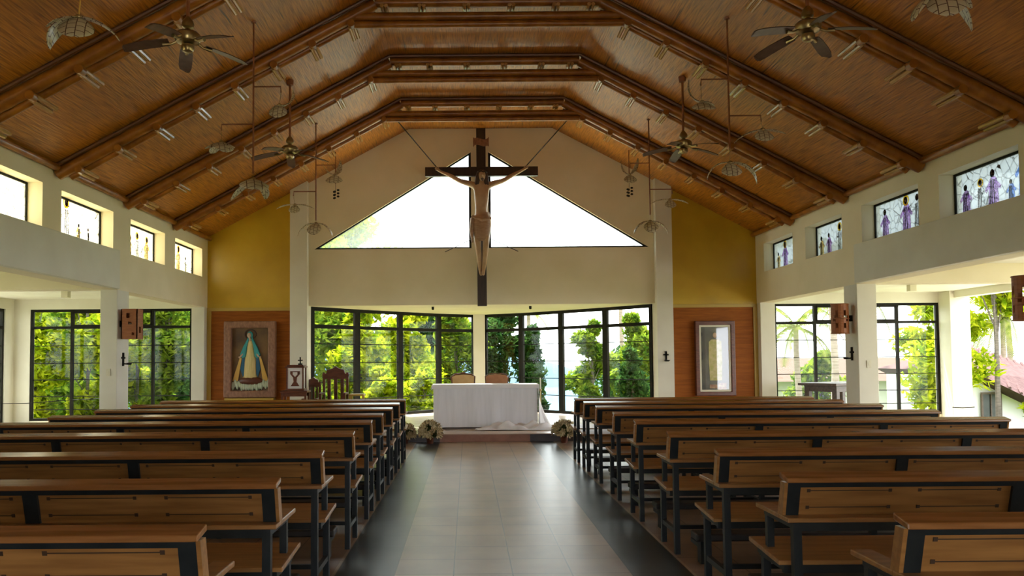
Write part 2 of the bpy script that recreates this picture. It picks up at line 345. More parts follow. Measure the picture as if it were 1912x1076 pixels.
# gable wall: cream centre, gold sides
gz = lambda x: cz(x) + .05
cen = [(-3.47, 2.7), (4.09, 2.7), (4.09, gz(4.09)), (KR, RZ + .05), (KL, RZ + .05), (-3.47, gz(-3.47))]
triL = [(-3.35, 3.94), (.10, 3.94), (.10, 6.07)]; triR = [(.48, 3.94), (3.98, 3.94), (.48, 6.07)]
tag(MB().poly(cen, [triL, triR], XZ, YG, YG + .2).build('wall_back', plaster), 'cream gable wall above the altar with two triangular windows', kind='structure')
tag(MB().poly([(XL - .02, 2.66), (-3.8, 2.66), (-3.8, gz(-3.8)), (XL - .02, gz(XL))], [], XZ, YG, YG + .2).build('wall_back_left', gold), 'gold painted wall high on the left of the altar', kind='structure')
tag(MB().poly([(4.42, 2.66), (XR + .02, 2.66), (XR + .02, gz(XR)), (4.42, gz(4.42))], [], XZ, YG, YG + .2).build('wall_back_right', gold), 'gold painted wall high on the right of the altar', kind='structure')
for x0, x1, sd in ((-3.83, -3.46, 'left'), (4.09, 4.44, 'right')):
    tag(MB().poly([(x0, .13), (x1, .13), (x1, cz(x1) + .03), (x0, cz(x0) + .03)], [], XZ, 17.3, 17.75).build('column', plaster_w), 'tall white pilaster on the %s of the apse, floor to roof' % sd, kind='structure')
for x0, x1, sd in ((XL, -3.83, 'left'), (4.44, XR, 'right')):
    tag(MB().box(x0, x1, YG, YG + .2, .13, 2.66).build('wall_alcove_' + sd, redwood), 'reddish wood panelling of the %s alcove' % sd, kind='structure')
    t = MB().box(x0, x1, YG - .03, YG, 2.60, 2.67)
    t.box(x0, x0 + .09, YG - .03, YG, .13, 2.60) if sd == 'left' else t.box(x1 - .09, x1, YG - .03, YG, .13, 2.60)
    t.box(x1 - .03, x1, YG - .03, YG, .13, 2.60) if sd == 'left' else t.box(x0, x0 + .03, YG - .03, YG, .13, 2.60)
    tag(t.build('trim_8' if sd == 'left' else 'trim_9', gold_trim, bevel=.004), 'gilt wooden trim around the %s alcove panelling' % sd, kind='structure')
tag(MB().poly([(-11, 0), (11.6, 0), (11.6, 3.0), (XR + .3, 3.0), (XR + .3, 4.3), (KR, RZ + .1), (KL, RZ + .1), (XL - .3, 4.3), (XL - .3, 3.0), (-11, 3.0)], [rect(-1.2, 1.8, .01, 2.6)], XZ, -3.2, -3.0).build('wall_front', plaster), 'rear wall behind the camera with a wide open doorway', kind='structure')
# apse soffit + centre post
AP = [(-3.47, 17.75), (-2.60, 18.85), (-1.68, 19.9), (-.76, 20.85), (.18, 21.45), (.46, 21.45), (1.40, 20.85), (2.32, 19.9), (3.24, 18.85), (4.09, 17.75)]
tag(MB().poly([(4.3, 17.7), (3.35, 18.95), (2.42, 20.02), (1.48, 20.97), (.5, 21.65), (.14, 21.65), (-.84, 20.97), (-1.78, 20.02), (-2.7, 18.95), (-3.66, 17.7)], [], lambda u, v, d: (u, v, d), 2.70, 2.85).build('ceiling', plaster), 'cream soffit above the glass apse', kind='structure')
tag(MB().box(.15, .46, 21.3, 21.6, .12, 2.71).build('column', plaster_w), 'white post between the two glass walls behind the altar', kind='structure')

# side aisles
for sd in ('left', 'right'):
    s = -1 if sd == 'left' else 1
    xi = XL - .3 if s < 0 else XR + .3; xo = -11.0 if s < 0 else 11.6
    a, b = min(xi, xo), max(xi, xo)
    tag(MB().box(a, b, -3, 19.1, 3.0, 3.15).build('ceiling', plaster_w), 'flat white ceiling of the %s side aisle' % sd, kind='structure')
    for y0 in (13.0, 8.6):
        tag(MB().box(a, b, y0, y0 + .3, 2.69, 3.0).build('trim_10', plaster), 'cream cross beam over the %s side aisle%s' % (sd, ' at the sconce column' if y0 > 10 else ', nearer the camera'), kind='structure')
    h = rect(-10.3, -6.48, .14, 2.76) if s < 0 else rect(7.22, 11.1, .14, 2.76)
    o = rect(-10.9, XL - .28, 0, 3.0) if s < 0 else rect(XR + .3, 11.15, 0, 3.0)
    tag(MB().poly(o, [h], XZ, 18.9, 19.1).build('wall_aisle_' + sd, plaster_w), 'white end wall of the %s side aisle around a tall window' % sd, kind='structure')
tag(MB().poly(rect(-3, 18.95, 0, 3.0), [rect(14.5, 18.55, .14, 2.76), rect(9.5, 13.6, .14, 2.76), rect(4.5, 8.6, .14, 2.76)], YZ, -10.68, -10.9).build('wall_outer_left', plaster_w), 'white outer wall of the left side aisle', kind='structure')
tag(MB().box(11.1, 11.56, 18.45, 19.05, 0, 3.0).build('column', plaster_w, bevel=.01), 'white corner column at the open end of the right side aisle', kind='structure')
tag(MB().box(11.2, 11.45, -3, 18.45, 2.84, 3.0).build('trim_11', plaster_w), 'beam over the open right side of the building', kind='structure')

# ------------------------------------------------------------------ windows
def win_plane(name, label, P0, P1, z0, z1, fr=[], zt=None, bars=[], w=.06, d=.07, casements=[]):
    """glazed screen between two floor points: frame, mullions, transom, thin bars, one pane mesh"""
    P0 = Vector((*P0, 0)); P1 = Vector((*P1, 0)); D = P1 - P0; Ln = D.length
    root = tag(empty(name, (P0.x, P0.y, 0), math.atan2(D.y, D.x)), label, kind='structure')
    f = MB(); f.box(0, Ln, -d / 2, d / 2, z1 - w, z1).box(0, Ln, -d / 2, d / 2, z0, z0 + w).box(0, w, -d / 2, d / 2, z0 + w, z1 - w).box(Ln - w, Ln, -d / 2, d / 2, z0 + w, z1 - w)
    f.build('window_frame', frame_m, root)
    for t in fr: MB().box(t * Ln - w / 2, t * Ln + w / 2, -d / 2, d / 2, z0 + w, z1 - w).build('mullion', frame_m, root)
    if zt: MB().box(w, Ln - w, -d / 2 - .003, d / 2 + .003, zt - w / 2, zt + w / 2).build('transom', frame_m, root)
    for z in bars: MB().box(w, Ln - w, -.012, .012, z - .009, z + .009).build('glazing_bar', frame_m, root)
    for a, b in casements:
        c = MB(); A = a * Ln + w / 2; B = b * Ln - w / 2
        c.box(A, B, -.05, -.01, zt + w / 2, zt + w / 2 + .035).box(A, B, -.05, -.01, z1 - w - .035, z1 - w).box(A, A + .03, -.05, -.01, zt + .06, z1 - w).box(B - .03, B, -.05, -.01, zt + .06, z1 - w)
        c.build('casement', frame_m, root)
    MB().box(w * .6, Ln - w * .6, -.003, .003, z0 + w * .6, z1 - w * .6).build('pane', pane_m, root)
    return root
BARS = [1.90, 1.49, 1.10, .71, .40]
nm = 1
for i in range(4):
    win_plane('window_%d' % nm, ('far left light', 'second light from the left', 'third light from the left', 'light left of the white post')[i] + ' of the glass screen behind the altar', AP[i], AP[i + 1], .15, 2.7, [], 2.27, [1.88, 1.45, 1.02, .6], w=.075 if i else .085); nm += 1
for i in range(4):
    win_plane('window_%d' % nm, ('light right of the white post', 'second light right of the white post', 'third light right of the white post', 'far right light')[i] + ' of the glass screen behind the altar', AP[5 + i], AP[6 + i], .15, 2.7, [], 2.27, [1.88, 1.45, 1.02, .6], w=.075); nm += 1
win_plane('window_%d' % nm, 'tall four light window at the end of the left side aisle', (-10.3, 18.95), (-6.48, 18.95), .14, 2.76, [.255, .505, .755], 2.33, BARS, casements=[(.255, .505), (.505, .755)]); nm += 1
win_plane('window_%d' % nm, 'tall four light window at the end of the right side aisle', (7.22, 18.95), (11.1, 18.95), .14, 2.76, [.25, .5, .75], 2.31, BARS, casements=[(.25, .5), (.5, .75)]); nm += 1
for y0, y1, wh in ((14.5, 18.55, 'at the left edge of the picture'), (9.5, 13.6, 'nearer the camera'), (4.5, 8.6, 'nearest the camera')):
    win_plane('window_%d' % nm, 'tall window in the left outer wall, ' + wh, (-10.75, y0), (-10.75, y1), .14, 2.76, [.25, .5, .75], 2.33, BARS); nm += 1
for tri, lb in ((triL, 'left'), (triR, 'right')):
    root = tag(empty('window_%d' % nm, (0, YG + .06, 0)), 'triangular gable window %s of the crucifix' % lb, kind='structure'); nm += 1
    cx = sum(p[0] for p in tri) / 3; cy = sum(p[1] for p in tri) / 3
    inn = [(cx + (x - cx) * .955, cy + (z - cy) * .955) for x, z in tri]
    MB().poly(tri, [inn], XZ, -.03, .03).build('window_frame', frame_m, root)
    MB().poly([(cx + (x - cx) * .97, cy + (z - cy) * .97) for x, z in tri], [], XZ, -.003, .003).build('pane', pane_tri, root)

# stained glass with robed figures
def figure(mb_parent, y, zb, h, robe, halo, d, s, lean=0):
    m = MB(); fn = lambda u, v, dd: (dd, y + u, zb + v)
    w = h * .21
    m.poly([(-w, 0), (w, 0), (w * .85 + lean, h * .45), (w * .62 + lean, h * .74), (w * .2 + lean, h * .80), (-w * .2 + lean, h * .80), (-w * .62 + lean, h * .74), (-w * .85 + lean, h * .45)], [], fn, d, d + .004 * s, 0)
    for k in (-1, 1):   # arms
        m.poly([(k * w * .5 + lean, h * .72), (k * w * 1.5 + lean, h * .5), (k * w * 1.3 + lean, h * .42), (k * w * .4 + lean, h * .58)], [], fn, d + .005 * s, d + .009 * s, 0)
    c = lambda r, n=14, sx=1: [(lean + sx * r * math.cos(2 * math.pi * i / n), h * .88 + r * math.sin(2 * math.pi * i / n)) for i in range(n)]
    if halo: m.poly(c(h * .15), [c(h * .10)], fn, d + .005 * s, d + .008 * s, 1)
    m.poly(c(h * .105, sx=.85), [], fn, d + .009 * s, d + .012 * s, 2)
    m.poly([(u, v - h * .005) for u, v in c(h * .062, sx=.75)], [], fn, d + .013 * s, d + .016 * s, 3)
    for k in (-.4, .1, .5): m.poly([(w * k, 0), (w * k + .012, 0), (w * k * .6 + lean + .012, h * .7), (w * k * .6 + lean, h * .7)], [], fn, d + .010 * s, d + .013 * s, 2)
    return m.build('figure', [robe, g_yellow, g_brown, g_face], mb_parent)
LF = {4: [], 2: [(9.95, .0, .56, g_white, 1)], 3: [(11.72, .02, .56, g_white, 1), (11.5, .0, .22, g_amber, 0), (12.1, 0, .27, g_amber, 0), (12.4, 0, .25, g_white, 0)],
      4: [(13.62, 0, .5, g_white, 0), (13.95, 0, .38, g_amber, 1), (14.25, 0, .47, g_white, 1), (14.68, 0, .45, g_amber, 1)], 5: [(15.85, 0, .38, g_white, 0), (16.3, 0, .52, g_amber, 1), (16.7, 0, .36, g_white, 0)]}
RF = {2: [(9.32, .06, .50, g_blue, 0), (9.55, 0, .28, g_blue, 0), (9.88, 0, .48, g_lilac, 0), (10.12, .02, .38, g_white, 1), (10.42, 0, .40, g_lilac, 0)],
      3: [(11.25, 0, .42, g_blue, 0), (11.55, .05, .47, g_white, 0), (11.85, 0, .54, g_lilac, 1), (12.45, 0, .46, g_lilac, 0)],
      4: [(13.62, .1, .44, g_amber, 0), (13.98, 0, .5, g_white, 1), (14.4, 0, .40, g_lilac, 0), (14.7, 0, .38, g_amber, 0)], 5: [(15.8, 0, .44, g_white, 0), (16.4, 0, .54, g_lilac, 1), (16.75, 0, .36, g_amber, 0)]}
order = {2: 'nearest', 3: 'second nearest', 4: 'second farthest', 5: 'farthest'}
for side, Ws, F, xg, s, sm in (('left', LW, LF, XL - .22, 1, stain_l), ('right', RW, RF, XR + .22, -1, stain_r)):
    for i, (a, b) in enumerate(Ws):
        if i < 2: lab = 'pale stained glass window in the %s upper wall, %s' % (side, 'closest behind the frame edge' if i else 'beside the camera')
        else: lab = 'stained glass window with robed figures in the %s upper wall, %s in view' % (side, order[i])
        root = tag(empty('window_%d' % nm, (xg, 0, 0)), lab, kind='structure'); nm += 1
        MB().poly(rect(a, b, SIL, HED), [rect(a + .03, b - .03, SIL + .02, HED - .03)], YZ, -.02, .02).build('window_frame', frame_m, root)
        MB().box(-.003, .003, a + .02, b - .02, SIL + .01, HED - .02).build('stained_glass', sm, root)
        for (y, dz, h, rb, halo) in F.get(i, []): figure(root, y, SIL + .02 + dz, h, rb, halo, .004 * s, s)

# ------------------------------------------------------------------ bamboo roof frames
def roof_frame(Y, label):
    root = tag(empty('bamboo_roof_frame', (0, Y, 0)), label, 'roof frame', 'bamboo frames under the ceiling')
    def off(x, d): return (x, 0, cz(x) - d)
    def slope(x0, x1, d, r, nm_):
        n = 9; pts = []; rr = []
        for i in range(n):
            x = x0 + (x1 - x0) * i / (n - 1); pts.append((x, 0, cz(x0) + (cz(x1) - cz(x0)) * i / (n - 1) - d)); rr.append(r * (1 + .05 * math.sin(i * 2.3 + x0)))
        return pts, rr
    for nm_, (x0, x1) in (('rafter', (XL + .02, KL)), ('rafter', (XR - .02, KR))):
        p, r = slope(x0, x1, .12, .085, ''); MB().tube(p, r, 12).build(nm_, bamboo, root, smooth=True)
        p, r = slope(x0 + .12 * (1 if x0 < 0 else -1), x1, .19, .055, ''); MB().tube([(a, b + .13, c) for a, b, c in p], r, 12).build('lower_pole', bamboo, root, smooth=True)
        p, r = slope(x0, x1, .035, .028, ''); MB().tube([(a, b - .10, c) for a, b, c in p], r, 8).build('shade_dust_cane', shade_dust, root, smooth=True)  # dark cane doubles as the dirt and shadow band above the rafter
    MB().tube([(KL, 0, RZ - .10), (KR, 0, RZ - .10)], .075, 12).build('ridge_pole', bamboo, root, smooth=True)
    MB().tube([(KL, -.10, RZ - .035), (KR, -.10, RZ - .035)], .028, 8).build('shade_dust_cane', shade_dust, root, smooth=True)  # dark cane added in place of the shadow and dust above the ridge pole
    for z, r in ((6.29, .06), (6.18, .05)): MB().tube([(-1.62, 0, z), (2.3, 0, z)], r, 12).build('collar_tie', bamboo, root, smooth=True)
    xs = [-1.12, -.6, .02, .64, 1.26, 1.74]
    for x in xs:
        b = MB()
        for dx in (-.028, .028): b.tube([(x + dx, -.14, RZ - .20), (x + dx, .30, RZ - .20)], .028, 8)
        b.build('peg', bamboo_l, root, smooth=True)
    for k in range(8):
        for x in (-1.58 - .535 * k, 2.25 + .535 * k):
            if XL + .1 < x < XR - .1:
                b = MB(); g = 1 if x > 0 else -1
                b.tube([(x, -.10, cz(x) - .25), (x, .0, cz(x) - .25)], .052, 10, mi=1)
                for dx in (-.03, .03): b.tube([(x + dx, -.02, cz(x + dx) - .262), (x + dx, .42, cz(x + dx) - .262)], .028, 8)
                b.build('peg', [bamboo_l, bamboo], root, smooth=True)
    return root
for Y, lb in ((15.45, 'bamboo roof frame farthest from the camera, above the crucifix'), (13.25, 'second bamboo roof frame from the back wall'), (11.02, 'third bamboo roof frame from the back wall, cut by the top of the picture'), (8.8, 'nearest bamboo roof frame, crossing the top corners of the picture')):
    roof_frame(Y, lb)

# ------------------------------------------------------------------ pews
def make_pew(Ln):
    root = empty('pew')
    nb = 3; bw = Ln / nb
    MB().hexa([(0, 0, .888), (Ln, 0, .888), (Ln, .10, .905), (0, .10, .905), (0, 0, .912), (Ln, 0, .912), (Ln, .10, .932), (0, .10, .932)]).build('top_rail', pew_top, root, bevel=.005)
    bk = MB()
    def P(x, z, o): t = (z - .72) / .17; return (x, .085 - .045 * t + o, z)
    def slab(m, x0, x1, z0, z1, o0, o1, mi=0):
        m.hexa([P(x0, z0, o0), P(x1, z0, o0), P(x1, z0, o1), P(x0, z0, o1), P(x0, z1, o0), P(x1, z1, o0), P(x1, z1, o1), P(x0, z1, o1)], mi)
    slab(bk, .01, Ln - .01, .862, .888, -.012, .03)
    for i in range(nb + 1):
        x = min(max(i * bw, .045), Ln - .045); slab(bk, x - .035, x + .035, .72, .862, -.012, .03)
    bk.build('back_frame', black, root)
    for i in range(nb):
        a = i * bw + (.08 if i == 0 else .035); b = (i + 1) * bw - (.08 if i == nb - 1 else .035)
        p = MB(); slab(p, a - .03, b + .03, .715, .875, .004, .022, 0); w = b - a
        for f0, f1 in ((.045, .43), (.57, .945)):
            for z in (.843, .758):
                slab(p, a + w * f0, a + w * f1, z - .0022, z + .0022, .0015, .006, 1)
                for e in (f0, f1): slab(p, a + w * e - .008, a + w * e + .008, z - .008, z + .008, .0005, .006, 1)
        p.build('back_panel', [pew_wood, groove], root)
    for x in (0, Ln - .016):   # wooden cheek at each end of the back
        c = MB(); slab(c, x, x + .016, .72, .888, -.014, .045); c.build('end_cheek', pew_wood, root)
    MB().box(0, Ln, 0, .115, .697, .72).build('book_ledge', pew_wood, root, bevel=.004)
    for x in (0, Ln - .085): MB().box(x, x + .085, .115, .44, .697, .72).build('armrest', pew_wood, root, bevel=.005)
    MB().box(.03, Ln - .03, .012, .052, .655, .697).box(.03, .07, .052, .40, .665, .697).box(Ln - .07, Ln - .03, .052, .40, .665, .697).build('top_frame', black, root)
    MB().hexa([(.0, .13, .462), (Ln, .13, .462), (Ln, .56, .490), (0, .56, .490), (0, .13, .485), (Ln, .13, .485), (Ln, .56, .514), (0, .56, .514)]).build('seat', pew_wood, root, bevel=.004)
    MB().box(.03, Ln - .03, .14, .17, .42, .462).box(.03, Ln - .03, .48, .51, .44, .482).box(.03, .07, .17, .48, .43, .462).box(Ln - .07, Ln - .03, .17, .48, .43, .462).build('seat_frame', black, root)
    for i in range(nb + 1):
        x = min(max(i * bw, .05), Ln - .05)
        MB().hexa([(x - .02, .0, 0), (x + .02, .0, 0), (x + .02, .045, 0), (x - .02, .045, 0), (x - .02, .012, .66), (x + .02, .012, .66), (x + .02, .052, .66), (x - .02, .052, .66)]).build('leg', black, root)
        top = .665 if i in (0, nb) else .44
        m = MB().box(x - .02, x + .02, .42, .46, 0, .44)
        if i in (0, nb): m.box(x - .018, x + .018, .36, .395, .50, .665)
        m.build('leg', black, root)
        MB().box(x - .015, x + .015, .05, .42, .15, .185).build('stretcher', black, root)
    MB().box(.05, Ln - .05, .20, .225, .15, .18).build('long_stretcher', black, root)
    k = MB().box(.10, Ln - .10, -.34, -.17, .17, .225).build('kneeler', vinyl, root, bevel=.012)
    for i in range(nb + 1):
        x = min(max(i * bw, .16), Ln - .16)
        MB().box(x - .02, x + .02, -.30, -.21, 0, .17).box(x - .012, x + .012, -.21, .0, .10, .13).build('kneeler_leg', black, k)
    return root
LY = [11.80, 10.757, 9.728, 8.65, 7.65, 6.45, 5.066, 3.866, 2.748]
RY = [11.67, 10.74, 9.72, 8.55, 7.448, 6.204, 4.99, 3.927, 2.856]
ordn = ['front pew', 'second pew from the altar', 'third pew from the altar', 'fourth pew from the altar', 'fifth pew from the altar', 'sixth pew from the altar', 'third pew from the camera', 'second pew from the camera', 'pew nearest the camera']
pl = make_pew(3.6); pr_ = make_pew(3.47)
for side, proto, ys, x0 in (('left', pl, LY, -4.52), ('right', pr_, RY, 1.545)):
    for i, y in enumerate(ys):
        o = proto if i == 0 else dup(proto)
        o.location = (x0, y, 0)
        tag(o, 'brown wooden pew, %s of the aisle, %s' % (side, ordn[i]), 'pew', 'wooden pews %s of the aisle' % side)

# ------------------------------------------------------------------ altar and cloths
al = tag(empty('altar', (.345, 16.4, .13)), 'white cloth covered altar table in the middle of the platform', 'altar')
MB().box(-.98, .98, -.36, .36, 0, .84).build('altar_body', brownwood, al)
def drape():
    m = MB(); n = 120; rows = 10; per = []
    hx, hy = 1.035, .43
    corners = [(-hx, -hy), (hx, -hy), (hx, hy), (-hx, hy)]
    for i in range(n):
        t = i / n * 4; k = int(t); f = t - k; a = corners[k]; b = corners[(k + 1) % 4]
        per.append((a[0] + (b[0] - a[0]) * f, a[1] + (b[1] - a[1]) * f, k))
    for r in range(rows + 1):
        q = r / rows; z = .862 - q * (.862 - .035)
        for i, (x, y, k) in enumerate(per):
            wv = .018 * q * math.sin(i * 1.15) + .012 * q * math.sin(i * .43 + 1)
            sc = 1 - .02 * q
            nx, ny = ((0, -1), (1, 0), (0, 1), (-1, 0))[k]
            m.v.append((x * sc + nx * wv, y * sc + ny * wv, z))
    for r in range(rows):
        for i in range(n): m.f.append((r * n + i, r * n + (i + 1) % n, (r + 1) * n + (i + 1) % n, (r + 1) * n + i)); m.mi.append(0)
    m.f.append(tuple(range(n))); m.mi.append(0)
    return m
tag(drape().build('altar_cloth', cloth, smooth=True, loc=(.345, 16.4, .13)), 'floor length white cloth hanging in soft folds around the altar', 'altar cloth')
tag(MB().box(-1.062, 1.062, -.455, .455, .863, .873).box(-1.064, 1.064, -.458, -.452, .80, .873).box(-1.066, -1.060, -.455, .455, .78, .873).box(1.060, 1.066, -.455, .455, .78, .873).build('table_runner', cloth2, loc=(.345, 16.4, .13), bevel=.003), 'short white top cloth with a narrow overhang on the altar', 'altar cloth')
def heap(nx, ny, w, d, h, seed):
    rnd = random.Random(seed); m = MB()
    for j in range(ny):
        for i in range(nx):
            u, v = i / (nx - 1), j / (ny - 1); e = math.sin(math.pi * u) ** .6 * math.sin(math.pi * v) ** .7
            x = (u - .5) * w + .03 * math.sin(v * 9 + u * 5); y = (v - .5) * d + .05 * math.sin(u * 7)
            z = .006 + h * e * (.5 + .3 * math.sin(u * 17 + v * 6) + .25 * math.sin(u * 31 - v * 9) + .1 * rnd.random())
            m.v.append((x, y, max(z, .006)))
    for j in range(ny - 1):
        for i in range(nx - 1): m.f.append((j * nx + i, j * nx + i + 1, (j + 1) * nx + i + 1, (j + 1) * nx + i)); m.mi.append(0)
    return m
fc = heap(60, 16, 1.75, .46, .17, 4).build('fallen_cloth', cloth2, smooth=True, loc=(1.03, 15.66, .145)); tag(fc, 'crumpled white cloth lying on the step before the altar', 'cloth')
sd = MB()   # corner swag from the altar top to the floor on its right
for i in range(9):
    t = i / 8
    for j in range(8): a = j / 7; sd.v.append((1.06 - .02 * t + .30 * t * t * a, -.47 - .05 * t + .18 * a - .03 * math.sin(a * 9) * t, .84 * (1 - t) + .012))
for i in range(8):
    for j in range(7): sd.f.append((i * 8 + j, i * 8 + j + 1, (i + 1) * 8 + j + 1, (i + 1) * 8 + j)); sd.mi.append(0)
o = sd.build('cloth_swag', cloth2, smooth=True, loc=(.345, 16.4, .13)); so = o.modifiers.new('s', 'SOLIDIFY'); so.thickness = .006
tag(o, 'white cloth swag falling from the right corner of the altar', 'altar cloth')

def bouquet(loc, r, label, seed):
    rnd = random.Random(seed); root = tag(empty('flower_bouquet', loc), label, 'flowers', 'cream flower arrangements by the altar step')
    MB().lathe([(r * .28, 0), (r * .36, .10), (r * .40, .12)], n=14).build('flower_pot', darkwood, root, smooth=True)
    fl = MB(); st = MB()
    for i in range(110):
        th = rnd.uniform(0, 2 * math.pi); ph = math.acos(rnd.uniform(-.25, 1)); R = r * rnd.uniform(.78, 1)
        d = Vector((math.sin(ph) * math.cos(th), math.sin(ph) * math.sin(th), math.cos(ph))); c = Vector((0, 0, r * .95)) + d * R
        st.tube([(0, 0, .08), c], .005, 5)
        q = d.to_track_quat('Z', 'Y').to_matrix()
        for k in range(5):
            a = 2 * math.pi * k / 5 + th; w = r * .21
            p = [Vector((0, 0, 0)), Vector((math.cos(a - .5), math.sin(a - .5), .6)) * w, Vector((math.cos(a), math.sin(a), .9)) * w * 1.35, Vector((math.cos(a + .5), math.sin(a + .5), .6)) * w]
            fl.add([c + q @ x for x in p], [(0, 1, 2, 3)])
    lf = MB()
    for i in range(60):
        th = rnd.uniform(0, 2 * math.pi); ph = math.acos(rnd.uniform(-.4, .9)); d = Vector((math.sin(ph) * math.cos(th), math.sin(ph) * math.sin(th), math.cos(ph)))
        c = Vector((0, 0, r * .9)) + d * r * .72; t = d.cross(Vector((0, 0, 1))).normalized() * r * .12
        lf.add([c - d * .06, c + t, c + d * r * .35, c - t], [(0, 1, 2, 3)])
    fl.build('blossoms', petal_w, root); st.build('stems', stem_g, root); lf.build('leaves', stem_g, root)
bouquet((-.69, 14.52, 0), .20, 'round cream flower bouquet at the foot of the altar step, left of the aisle', 1)
bouquet((-1.14, 14.56, 0), .18, 'cream flower bouquet half hidden by the front left pew', 2)
bouquet((1.72, 14.5, 0), .20, 'cream and pinkish flower bouquet beside the front right pew', 3)

# ------------------------------------------------------------------ crucifix
cr = tag(empty('crucifix', (XC, 17.2, 2.65)), 'large dark wooden crucifix with carved figure, hung before the gable wall', 'crucifix')
MB().box(-.10, .10, 0, .11, 0, 3.86).build('upright', crosswood, cr, bevel=.006)
MB().box(-1.21, 1.225, -.03, .08, 2.81, 3.01).build('crossbar', crosswood, cr, bevel=.006)
sc = MB()
for i in range(11):
    u = i / 10; x = -.17 + .34 * u; zz = .02 * math.sin(u * 7); e = .03 * (1 if i in (0, 10) else 0)
    sc.v += [(x, -.03 - .02 * math.sin(u * 3.1), 3.47 + zz - e), (x, -.03 - .02 * math.sin(u * 3.1), 3.62 + zz + e), (x, -.01 - .02 * math.sin(u * 3.1), 3.47 + zz - e), (x, -.01 - .02 * math.sin(u * 3.1), 3.62 + zz + e)]
for i in range(10):
    a = i * 4; b = a + 4
    for f in ((a, b, b + 1, a + 1), (a + 2, a + 3, b + 3, b + 2), (a + 1, b + 1, b + 3, a + 3), (a, a + 2, b + 2, b)): sc.f.append(f); sc.mi.append(0)
sc.f += [(0, 1, 3, 2), (40, 42, 43, 41)]; sc.mi += [0, 0]
sc.build('title_scroll', pinkframe, cr)
def skinbody(name, verts, edges, m, parent, sub=2):
    me = bpy.data.meshes.new(name); me.from_pydata([v[:3] for v in verts], edges, []); me.materials.append(m)
    o = bpy.data.objects.new(name, me); COL.objects.link(o); o.parent = parent
    o.modifiers.new('skin', 'SKIN')
    if not me.skin_vertices:
        bm = bmesh.new(); bm.from_mesh(me); bm.verts.layers.skin.verify(); bm.to_mesh(me); bm.free()
    for i, v in enumerate(verts):
        r = v[3]; me.skin_vertices[0].data[i].radius = (r, r) if not isinstance(r, tuple) else r
        me.skin_vertices[0].data[i].use_root = i == 0
    s = o.modifiers.new('sub', 'SUBSURF'); s.levels = sub; s.render_levels = sub
    o.modifiers['skin'].use_smooth_shade = True
    return o
# joints: x, y (towards camera negative), z above the foot of the cross, radius
Bv = [(-.01, -.15, 1.80, (.15, .11)), (-.01, -.16, 2.02, (.13, .10)), (0, -.18, 2.28, (.165, .12)), (0, -.16, 2.50, (.17, .11)), (0, -.17, 2.62, .06), (0, -.21, 2.70, .07),
      (-.20, -.14, 2.60, .075), (-.45, -.11, 2.68, .055), (-.70, -.10, 2.82, .042), (-.86, -.09, 2.89, .03),
      (.20, -.14, 2.60, .075), (.46, -.11, 2.68, .055), (.72, -.10, 2.83, .042), (.88, -.09, 2.91, .03),
      (-.10, -.15, 1.66, .105), (-.085, -.22, 1.30, .072), (-.05, -.13, .90, .052), (-.035, -.12, .74, .04), (-.02, -.20, .64, .034),
      (.09, -.15, 1.66, .105), (.085, -.23, 1.30, .072), (.05, -.15, .90, .052), (.03, -.15, .74, .04), (.02, -.23, .64, .034)]
Be = [(0, 1), (1, 2), (2, 3), (3, 4), (4, 5), (3, 6), (6, 7), (7, 8), (8, 9), (3, 10), (10, 11), (11, 12), (12, 13), (0, 14), (14, 15), (15, 16), (16, 17), (17, 18), (0, 19), (19, 20), (20, 21), (21, 22), (22, 23)]
for sgn, w in ((-1, 9), (1, 13)):      # palm and five fingers
    b = Vector(Bv[w][:3]); k = len(Bv); Bv.append((b.x + sgn * .06, b.y - .01, b.z + .035, .032)); Be.append((w, k))
    for a, ln in ((-.5, .065), (-.1, .085), (.2, .09), (.5, .08), (1.15, .06)):
        d = Vector((sgn * math.cos(a + .5), 0, math.sin(a + .5))); p = Vector(Bv[k][:3]); j = len(Bv)
        Bv.append((*(p + d * ln * .55 + Vector((0, -.012, 0))), .010)); Bv.append((*(p + d * ln + Vector((0, -.035, 0))), .008)); Be += [(k, j), (j, j + 1)]
fig = skinbody('carved_figure', Bv, Be, skin, cr)
hd = MB(); hd.ell((.015, -.245, 2.765), (.078, .095, .115), 16, nz=12); hd.tube([(.015, -.33, 2.79), (.02, -.355, 2.755), (.02, -.335, 2.745)], [.012, .018, .01], 8)
hd.ell((-.015, -.325, 2.79), (.014, .01, .007), 8).ell((.05, -.325, 2.79), (.014, .01, .007), 8).ell((.02, -.325, 2.715), (.024, .01, .008), 8)
hd.build('head', skin, fig, smooth=True)
hh = MB(); hh.ell((.015, -.205, 2.80), (.098, .10, .115), 16)
for x, dx in ((-.085, -.03), (.105, .03), (-.07, .0), (.09, 0)): hh.tube([(x * .8, -.22, 2.84), (x, -.24, 2.74), (x + dx, -.22, 2.60), (x + dx, -.20, 2.52)], [.03, .04, .032, .012], 8)
hh.tube([(.02, -.31, 2.69), (.02, -.32, 2.64)], [.035, .012], 8); hh.build('hair', hair_m, fig, smooth=True)
cro = MB(); cro.tube([(.015 + .10 * math.cos(a * .5), -.22 + .105 * math.sin(a * .5), 2.84 + .01 * math.sin(a * 3)) for a in [i * 4 * math.pi / 24 for i in range(25)]], .014, 6); cro.build('thorn_crown', crosswood, fig, smooth=True)
lc = MB(); n = 28
for r, (z, a, b) in enumerate(((1.96, .165, .12), (1.88, .20, .15), (1.74, .21, .17), (1.60, .20, .17), (1.46, .17, .16), (1.40, .15, .14))):
    for j in range(n):
        t = 2 * math.pi * j / n; w = 1 + .06 * math.sin(j * 2.6 + r * 1.3); lc.v.append((-.01 + a * w * math.cos(t), -.15 + b * w * math.sin(t) * (.85 if math.sin(t) > 0 else 1), z + .04 * math.cos(t + r)))
